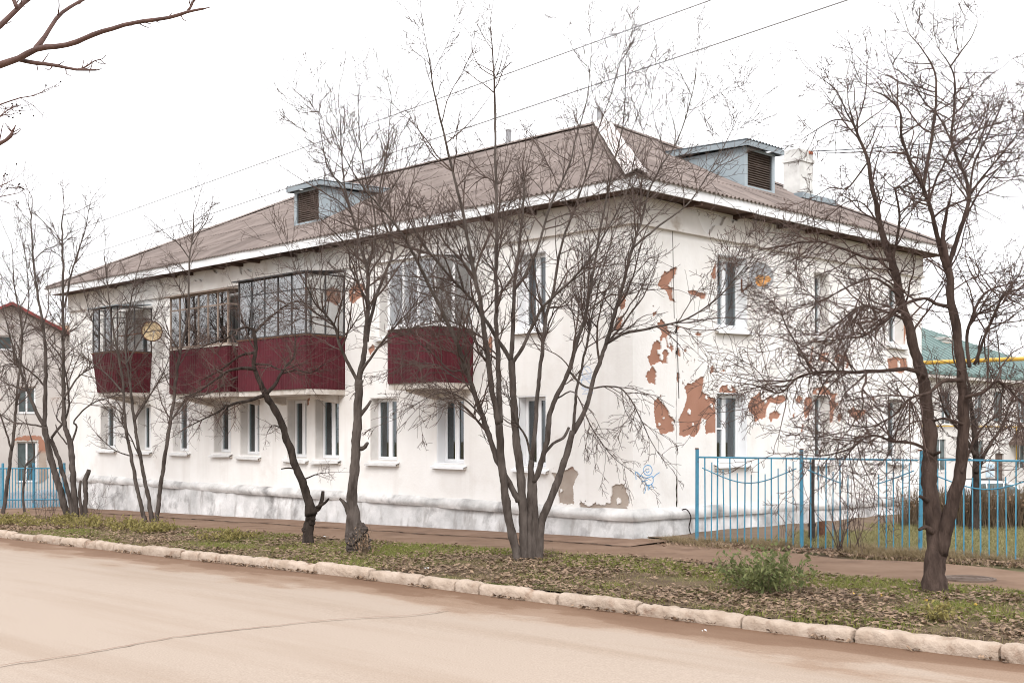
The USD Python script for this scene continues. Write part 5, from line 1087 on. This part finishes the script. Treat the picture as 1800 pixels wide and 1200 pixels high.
pc = obj('porch_canopy', (lambda v, f: (np.stack([v[:, 0], v[:, 1], v[:, 2] + np.where(np.abs(v[:, 0] - gx(1788)) < .1, .55, 0)], 1), f))(*join([box(gx(1788) - 1.0, gx(1788), -1.3, .0, gzz(1788, 782), gzz(1788, 776)), box(gx(1788), gx(1788) + 1.0, -1.3, .0, gzz(1788, 782), gzz(1788, 776))])), 'louvre', gr)
obj('canopy_post', bar((gx(1788) - .9, -1.2, GB), (gx(1788) - .9, -1.2, gzz(1788, 781)), .05), 'wood_frame', pc); obj('canopy_post', bar((gx(1788) + .9, -1.2, GB), (gx(1788) + .9, -1.2, gzz(1788, 781)), .05), 'wood_frame', pc)
# overhead gas pipe on posts
P0, P1 = at(1560, 640, 47.0), at(2150, 616, 40.0); gp = thing('overhead_gas_pipe', 'thick yellow gas pipe carried overhead past the green roof', 'pipe')
obj('pipe', bar(P0, P1, .075, 12), 'yellow_paint', gp, smooth=True)
for k in (.62, .97):
    q = P0 + (P1 - P0) * k; obj('support_post', bar((q[0], q[1] + .02, float(gz(q[0], q[1])) - .1), (q[0], q[1] + .02, q[2] - .07), .06, 10), 'yellow_paint', gp, smooth=50)
# left: gable end with red verge
O2 = at(18, 765, 50.0); lh = thing('gabled_house', 'white gabled house with red roof edge beyond the left fence', 'building', loc=(O2[0], O2[1], 0), rotz=ROT - 12)
ap_, ez = 7.35, 5.05; hwid = 4.6
gab = Polygon([(-hwid, -.6), (hwid, -.6), (hwid, ez), (0, ap_), (-hwid, ez)]).difference(unary_union([sbox(.25, .2, 1.05, 1.85), sbox(.3, 3.0, 1.0, 4.1), sbox(-.9, 5.55, .1, 6.15), sbox(-3.4, 3.0, -2.3, 4.4)]))
v, f = extrude(gab, .3); v = np.stack([v[:, 0], v[:, 2] + .02, v[:, 1]], 1)
obj('wall', join([(v, f[:, ::-1]), box(-hwid, -hwid + .3, .33, 9, -.6, ez), box(hwid - .3, hwid, .33, 9, -.6, ez), box(-hwid + .3, hwid - .3, 8.7, 9, -.6, ez), box(-hwid + .3, hwid - .3, .33, 8.7, 2.6, 2.8)]), 'far_wall_grey', lh)
for x, z, w, h in ((.65, .26, .68, 1.53), (.65, 3.06, .58, .98), (-.4, 5.61, .88, .48), (-2.85, 3.06, .98, 1.28)): simple_window(lh, x, z, w, h, y=.14)
obj('fallen_plaster_patch', fpoly((lambda v: v, False), jag([(1.12, .1), (1.5, .35), (1.38, 1.0), (1.45, 1.6), (1.2, 2.05), (.7, 2.1), (.2, 2.0), (.15, 1.9), (1.1, 1.9)], 3, .06), .008, .018), 'undercoat', lh)
sl_ = (ap_ - ez) / hwid
for sg in (-1, 1):
    P = np.array([[[0, y, ap_ + .12], [sg * (hwid + .35), y, ez - .35 * sl_ + .12]] for y in (-.35, 9.3)]); v, f = grid_mesh(P)
    rf = obj('roof', join([(v, f), (v - [0, 0, .10], f[:, ::-1])]), 'roof_sheet', lh)
    v, f = box(0, 1, -.39, -.352, .02, .14); q = v.copy(); q[:, 0] = sg * v[:, 0] * (hwid + .4); q[:, 2] = v[:, 2] + ap_ - np.abs(q[:, 0]) * sl_
    obj('verge_board', (q, f if sg > 0 else f[:, ::-1]), 'red_paint', rf)
O3 = at(104, 765, 92.0); oh = thing('brick_block', 'pale orange brick block far behind the gabled house', 'building', loc=(O3[0], O3[1], 0), rotz=ROT - 30)
ow = [(x, z, 1.1, 1.3) for z in (1.2, 4.2, 7.2) for x in (-2.4, 0, 2.4)]
wall_with(oh, -4, 4, -1.5, 10.3, 8, ow, 'peach_brick')
for x, z, w, h in ow: simple_window(oh, x, z, w, h, y=.12)
obj('parapet', box(-4.1, 4.1, -.08, 8.1, 10.31, 10.5), 'far_wall', oh)

# ------------------------------------------------------------------ white car behind the hedge
cp = at(1752, 765, 56.0); cz_ = float(gz(cp[0], cp[1])); car = thing('parked_car', 'white hatchback with roof bars parked beyond the hedge', 'car', loc=(cp[0], cp[1], cz_), rotz=ROT - 36)
prof = [(-2.05, .35), (-2.1, .62), (-2.04, .9), (-1.86, 1.02), (-1.6, 1.42), (-1.3, 1.55), (-.2, 1.58), (.35, 1.50), (1.0, 1.06), (1.85, .94), (2.08, .74), (2.1, .42), (2.0, .30)]
pc_ = catmull(np.array(prof), .12); body = Polygon(np.vstack([pc_, [(2.0, .25), (-2.0, .25)]])).buffer(0)
for x in (-1.28, 1.3): body = body.difference(Point(x, .31).buffer(.37, quad_segs=8))
gl_ = Polygon([(-1.62, 1.02), (-1.42, 1.40), (-1.15, 1.47), (-.2, 1.49), (.28, 1.42), (.82, 1.05)])
v, f = extrude(body, 1.66); v = np.stack([v[:, 0], v[:, 2] - .83, v[:, 1]], 1)
tap = np.clip((v[:, 2] - .95) / .6, 0, 1); v[:, 1] *= 1 - .16 * tap
bd = obj('body', (v, f[:, ::-1]), 'car_paint', car, smooth=35)
for sg in (-1, 1):
    for k, cut in enumerate(((-1.62, -.95), (-.88, -.12), (-.05, .85))):
        gp_ = gl_.intersection(sbox(cut[0], 0, cut[1], 2)); v, f = extrude(gp_, .02); y = sg * (.835 * (1 - .16 * np.clip((v[:, 1] - .95) / .6, 0, 1)) + .004 + (v[:, 2] - .01) * .3)
        obj('side_window', (np.stack([v[:, 0], y, v[:, 1]], 1), f), 'far_glass', bd)
    obj('roof_bar', bar((-1.2, sg * .6, 1.635), (.1, sg * .6, 1.635), .022), 'car_plastic', bd); obj('door_handle', box(-.35, -.17, sg * .80 - .03, sg * .80 + .03, .92, .95), 'car_plastic', bd); obj('mirror', box(.62, .78, min(sg * .82, sg * .98), max(sg * .82, sg * .98), 1.02, 1.14), 'car_paint', bd)
    for x in (-1.28, 1.3):
        ty = obj('wheel', tubes([(np.array([[x, sg * .62, .31], [x, sg * .64, .31], [x, sg * .82, .31], [x, sg * .84, .31]]), np.array([.26, .31, .31, .27]))], 20), 'tyre', car, smooth=40)
        obj('rim', tubes([(np.array([[x, sg * .82, .31], [x, sg * .85, .31]]), np.array([.20, .17]))], 14), 'grey_metal', ty)
    obj('headlight', box(1.86, 2.09, min(sg * .48, sg * .74), max(sg * .48, sg * .74), .66, .80), 'pvc', bd); obj('tail_light', box(-2.10, -1.98, min(sg * .60, sg * .78), max(sg * .60, sg * .78), .72, .98), 'red_paint', bd)
for x in (-.85, -.1): obj('roof_crossbar', box(x - .03, x + .03, -.66, .66, 1.63, 1.665), 'car_plastic', bd)

# ------------------------------------------------------------------ overhead wires
def wire(label, pts, r, m, sag=.25):
    P = np.array(pts, float); k = np.linspace(0, 1, 40); Q = P[0] + (P[1] - P[0]) * k[:, None]; Q[:, 2] -= sag * 4 * k * (1 - k)
    obj('overhead_wire', tubes([(Q, np.full(40, r))], 5), m, smooth=True, label=label, cat='wire')
def ext(a, b, k0, k1): a, b = np.array(a), np.array(b); return a + (b - a) * k0, a + (b - a) * k1
wire('upper of the two thin wires crossing the sky above the roof', ext(at(1250, 0, 19.5), at(180, 388, 39.7), -.3, 1.9), .011, 'wire_pale', .0)
wire('lower of the two thin wires crossing the sky above the roof', ext(at(1490, 0, 18.1), at(180, 440, 42.7), -.3, 1.9), .012, 'wire_pale', .0)
wire('thick dark cable from the chimney towards the right, upper strand', (at(1425, 266, 32.4), at(1990, 205, 24.0)), .013, 'wire', .12)
wire('second dark cable, just below the thick strand at the right', (at(1425, 270, 32.4), at(1990, 220, 24.0)), .009, 'wire', .10)
wire('thinnest pale line below the two chimney cables', (at(1428, 275, 32.3), at(1990, 258, 26.0)), .006, 'wire_pale', .05)
wire('faint wire far to the right above the green roof', (at(1640, 462, 34.5), at(1990, 474, 50.0)), .007, 'wire_pale', .1)
wire('lowest faint wire at the right, over the far chimney', (at(1730, 570, 50), at(1990, 568, 44.0)), .008, 'wire_pale', .1)

# ------------------------------------------------------------------ vegetation on the ground
def blades(xy, z, h, w, bend, r):
    n = len(xy); a = r.uniform(0, 2 * np.pi, n); lx = r.normal(0, bend, (n, 2))
    base = np.column_stack([xy, z]); s = np.column_stack([np.cos(a), np.sin(a), 0 * a]) * (w / 2)[:, None]
    mid = base + np.column_stack([lx * (h * .35)[:, None], h * .6]); tip = base + np.column_stack([lx * h[:, None], h * (1 - .25 * np.minimum(1, np.linalg.norm(lx, axis=1)))])
    V = np.stack([base - s, base + s, mid + s * .7, mid - s * .7, tip], 1).reshape(-1, 3)
    F = (np.array([[0, 1, 2], [0, 2, 3], [3, 2, 4]])[None] + (np.arange(n) * 5)[:, None, None]).reshape(-1, 3)
    return V, F
def leaves(P, size, r, tilt=.5):
    n = len(P); a = r.uniform(0, 2 * np.pi, n); u = np.column_stack([np.cos(a), np.sin(a), r.normal(0, tilt, n)]); v = np.column_stack([-np.sin(a), np.cos(a), r.normal(0, tilt, n)])
    u *= size[:, None]; v *= size[:, None] * .62; up = np.array([0, 0, 1.0]) * (size * r.uniform(-.1, .35, n))[:, None]
    V = np.stack([P - u * .5, P - v * .5 + up * .6, P + u * .5 + up * .4, P + v * .5 + up * .6], 1).reshape(-1, 3)
    F = (np.array([[0, 1, 2], [0, 2, 3]])[None] + (np.arange(n) * 4)[:, None, None]).reshape(-1, 3)
    return V, F
r = np.random.default_rng(2024)
def sample(n, s0, s1, fw, off0=.2, off1=0.0):
    s = r.uniform(s0, s1, n); w1 = np.interp(s, S, wfs) - off1; w = off0 + (w1 - off0) * r.random(n); return s, w, (w - off0) / (w1 - off0 + 1e-6)
# fallen leaves
s, w, k = sample(46000, -6.5, 18, None, .2, -.10)
den = meshkit.fbm(np.column_stack([s * .8, w * .8, 0 * s]), 3, 41); keep = (r.random(len(s)) < np.clip((den - .30) * 3.2, .05, 1) * (1 - .45 * k))
s, w = s[keep], w[keep]; xy = kp(s, w)
obj('fallen_leaves', leaves(np.column_stack([xy, gz(xy[:, 0], xy[:, 1]) + r.uniform(.01, .05, len(s))]), r.uniform(.045, .11, len(s)), r, .22), 'fallen_leaf', kind='stuff', label='brown fallen leaves over the grass verge', cat='leaves')
s, w, k = sample(9000, 18, 32, None, .2, -.1); xy = kp(s, w)
obj('fallen_leaves', leaves(np.column_stack([xy, gz(xy[:, 0], xy[:, 1]) + .03]), r.uniform(.07, .13, len(s)), r, .5), 'fallen_leaf', kind='stuff', label='fallen leaves on the far end of the verge', cat='leaves')
# gutter leaves against the kerb
s = r.uniform(-6, 20, 1500); s = s[meshkit.fbm(np.column_stack([s * 1.5, 0 * s, 0 * s]), 3, 6) > .52]; w = -np.abs(r.normal(0, .06, len(s))) - .01; xy = kp(s, w)
obj('fallen_leaves', leaves(np.column_stack([xy, gz(xy[:, 0], xy[:, 1]) - .105]), r.uniform(.03, .08, len(s)), r, .5), 'fallen_leaf', kind='stuff', label='leaf litter caught in the gutter under the kerb', cat='leaves')
# grass: greener at the back of the verge, dry elsewhere
s, w, k = sample(150000, -6.5, 32, None, .15, .0); nz = meshkit.fbm(np.column_stack([s * .7, w * .9, 0 * s]), 3, 43)
gs, gw = kcoord(np.array([ground(*p)[:2] for p in ((420, 948), (700, 966), (860, 970), (1120, 992))]))
gb = np.max([np.exp(-((s - a) / 1.5) ** 2 - ((w - b) / .8) ** 2) for a, b in zip(gs, gw)], 0)
green = np.clip((nz - .50) * 5 + gb * 1.7 + (k - .55) * 1.0, 0, 1)
sel = r.random(len(s)) < green * .8; xy = kp(s[sel], w[sel]); n = len(xy)
obj('grass', blades(xy, gz(xy[:, 0], xy[:, 1]) - .01, r.uniform(.04, .11, n), r.uniform(.008, .016, n), .7, r), 'grass_green', kind='stuff', label='green grass along the back of the verge', cat='grass')
sel = r.random(len(s)) < np.clip(nz - .20, 0, 1) * 1.3; xy = kp(s[sel], w[sel]); n = len(xy)
obj('grass', blades(xy, gz(xy[:, 0], xy[:, 1]) - .01, r.uniform(.03, .10, n), r.uniform(.006, .012, n), 1.0, r), 'grass_mixed', kind='stuff', label='thin faded grass among the fallen leaves', cat='grass')
# rough dry grass under the fence
L = np.linalg.norm(F1 - F0) + 3.2; n = 26000; a_ = r.uniform(-.6, L, n); o_ = r.normal(-.25, .28, n) - .12 * np.sin(a_ * 1.7)
xy = F0 + a_[:, None] * fd + o_[:, None] * fn_; cl = meshkit.fbm(np.column_stack([a_ * 1.8, o_ * 1.8, 0 * a_]), 3, 7); xy, cl = xy[cl > .40], cl[cl > .40]; n = len(xy)
obj('dry_grass', blades(xy, gz(xy[:, 0], xy[:, 1]) - .02, r.uniform(.06, .26, n) * np.clip((cl - .3) * 4, .4, 1.1), r.uniform(.006, .011, n), .9, r), 'grass_dry', kind='stuff', label='tufted straw-coloured grass along the foot of the blue fence', cat='grass')
n = 5000; a_ = r.uniform(-.3, L, n); o_ = r.normal(-.4, .3, n); xy = F0 + a_[:, None] * fd + o_[:, None] * fn_
obj('fallen_leaves', leaves(np.column_stack([xy, gz(xy[:, 0], xy[:, 1]) + .03]), r.uniform(.04, .09, n), r, .5), 'fallen_leaf', kind='stuff', label='leaf litter banked under the blue fence', cat='leaves')
# lawn of the yard
n = 90000; a_ = r.uniform(.3, 22, n); b_ = r.uniform(.25, 9.5, n); xy = F0 + a_[:, None] * fd + b_[:, None] * fn_ + np.array([.0, .0])
uu, tt_ = (xy - C0) @ D2, (xy - C0) @ D1; keep = (tt_ < -1.7 + .5 * np.sin(uu * 2)); xy = xy[keep]; n = len(xy)
obj('grass', blades(xy, gz(xy[:, 0], xy[:, 1]) - .01, r.uniform(.05, .16, n), r.uniform(.010, .02, n), .7, r), 'lawn', kind='stuff', label='yellow-green lawn behind the blue fence', cat='grass')
# dry hedge behind the lawn
hg = thing('dry_hedge', 'brown leafless hedge between the yard lawn and the car', 'hedge'); H0, H1 = ground(1618, 925), ground(1990, 930)
n = 3400; k = r.random(n); o2 = r.normal(0, .35, (n, 2)); B_ = H0 + (H1 - H0) * k[:, None]; B_[:, :2] += o2; B_[:, 2] = gz(B_[:, 0], B_[:, 1])
hh = r.uniform(.5, .95, n); ln = []
for i in range(n):
    d = np.array([r.normal(0, .12), r.normal(0, .12), 1.0]); q = np.linspace(0, 1, 4)[:, None]; ln.append((B_[i] + d * hh[i] * q + r.normal(0, .02, (4, 3)) * q, np.linspace(.008, .004, 4)))
obj('stems', tubes(ln, 3), 'dry_stem', hg, smooth=True)
n = 5200; i = r.integers(0, len(ln), n); P = np.array([ln[j][0][2] for j in i]) + r.normal(0, .08, (n, 3)); obj('dry_leaves', leaves(P, r.uniform(.03, .06, n), r, .9), 'leaf_dry', hg)
# leafy bush on the verge
def bush(name, label, px, h, rad, n, leaf, m, seed, stems=26, cat='bush', flat=1.0):
    r = np.random.default_rng(seed); b = ground(*px); t = thing(name, label, cat); ln, P = [], []
    for _ in range(stems):
        a = r.uniform(0, 6.28); rr = rad * r.random() ** .6; q = np.linspace(0, 1, 6)[:, None]; hh = h * r.uniform(.45, 1.08) * (1 - .35 * (rr / rad) ** 2)
        tip = b + np.array([math.cos(a) * rr, math.sin(a) * rr, hh]); st0 = b + np.array([math.cos(a) * rr * .35, math.sin(a) * rr * .35, -.03])
        L = st0 + (tip - st0) * q + r.normal(0, .018, (6, 3)) * q; ln.append((L, np.linspace(.005, .002, 6)))
        m_ = int(n / stems); kk = .25 + .75 * r.random(m_) ** .8; P.append(np.array([L[min(4, int(x * 5))] + (L[min(5, int(x * 5) + 1)] - L[min(4, int(x * 5))]) * (x * 5 % 1) for x in kk]) + r.normal(0, .035, (m_, 3)))
    obj('stems', tubes(ln, 4), 'dry_stem', t, smooth=True); P = np.vstack(P); obj('foliage', leaves(P, r.uniform(leaf * .6, leaf * 1.3, len(P)), r, .8), m, t)
bush('leafy_bush', 'sprawling green leafy bush on the verge near the kerb', (1352, 1042), .66, .75, 1500, .062, 'bush_leaf', 61, 60)
bush('weed_clump', 'small green weed at the right end of the verge', (1655, 1092), .22, .25, 240, .05, 'weed_leaf', 62, 16, 'weeds')
for i, (x, y, h, rd, lab) in enumerate(((14, 922, .40, .8, 'yellow-green weeds at the far left edge of the verge'), (95, 925, .36, .8, 'yellow-green weeds below the leafless shrub at left'), (170, 928, .45, .8, 'tall yellow-green weeds beside the charred stump'), (232, 932, .42, .7, 'yellowing weeds left of the three-stemmed tree'), (268, 937, .40, .45, 'straw-yellow weeds round the foot of the three-stemmed tree'), (395, 950, .32, .6, 'bright yellow-green weeds between the three-stemmed and leaning trees'), (130, 918, .35, .6, 'weeds behind the clump of leaning stems'))):
    bush('weed_clump', lab, (x, y), h * .78, rd * 1.25, 760, .06, 'weed_leaf', 70 + i, 44, 'weeds')
bush('weed_clump', 'dry seed stalks round the swollen burl foot', (640, 978), .55, .28, 130, .04, 'leaf_dry', 90, 22, 'weeds')
# scraps on the verge and the path
for i, (x, y, m, c, lab) in enumerate(((750, 1000, 'white_board', .03, 'white scrap of paper on the verge left of the many-stemmed tree'), (1238, 1110, 'white_board', .025, 'white scrap lying on the road by the kerb'), (1740, 1078, 'white_board', .035, 'white scrap of paper at the right end of the verge'), (573, 944, 'white_board', .06, 'crumpled white paper by the swollen burl tree'), (1512, 972, 'sign_blue', .10, 'pale blue plastic scrap at the foot of the fence'))):
    p = ground(x, y, .015 if i != 1 else -.1); q = np.array([[p + [c * a, c * b * .7, .012 * math.sin(a * 3 + b * 5 + i) + .02] for a in np.linspace(-1, 1, 4)] for b in np.linspace(-1, 1, 3)])
    obj('litter', grid_mesh(q), m, label=lab, cat='litter')
for i, (x, y) in enumerate(((1500, 1043), (1548, 1046), (1512, 1046), (1628, 1054), (1715, 1062))):
    p = ground(x, y, .03); mm = trimesh.creation.icosphere(1, .022); v, f = tm(mm); o_ = obj('fallen_fruit', (v * [1, 1, .85] + p, f), 'yellow_paint', smooth=True, label=['yellow fallen fruit, left of the pair in front of the right tree', 'yellow fallen fruit, right of the pair in front of the right tree', 'yellow fallen fruit between the pair', 'yellow fallen fruit just left of the forked trunk foot', 'yellow fallen fruit to the right of the forked trunk'][i], cat='fruit', group='yellow fruit on the verge')
# kinds for the setting that has no thing of its own
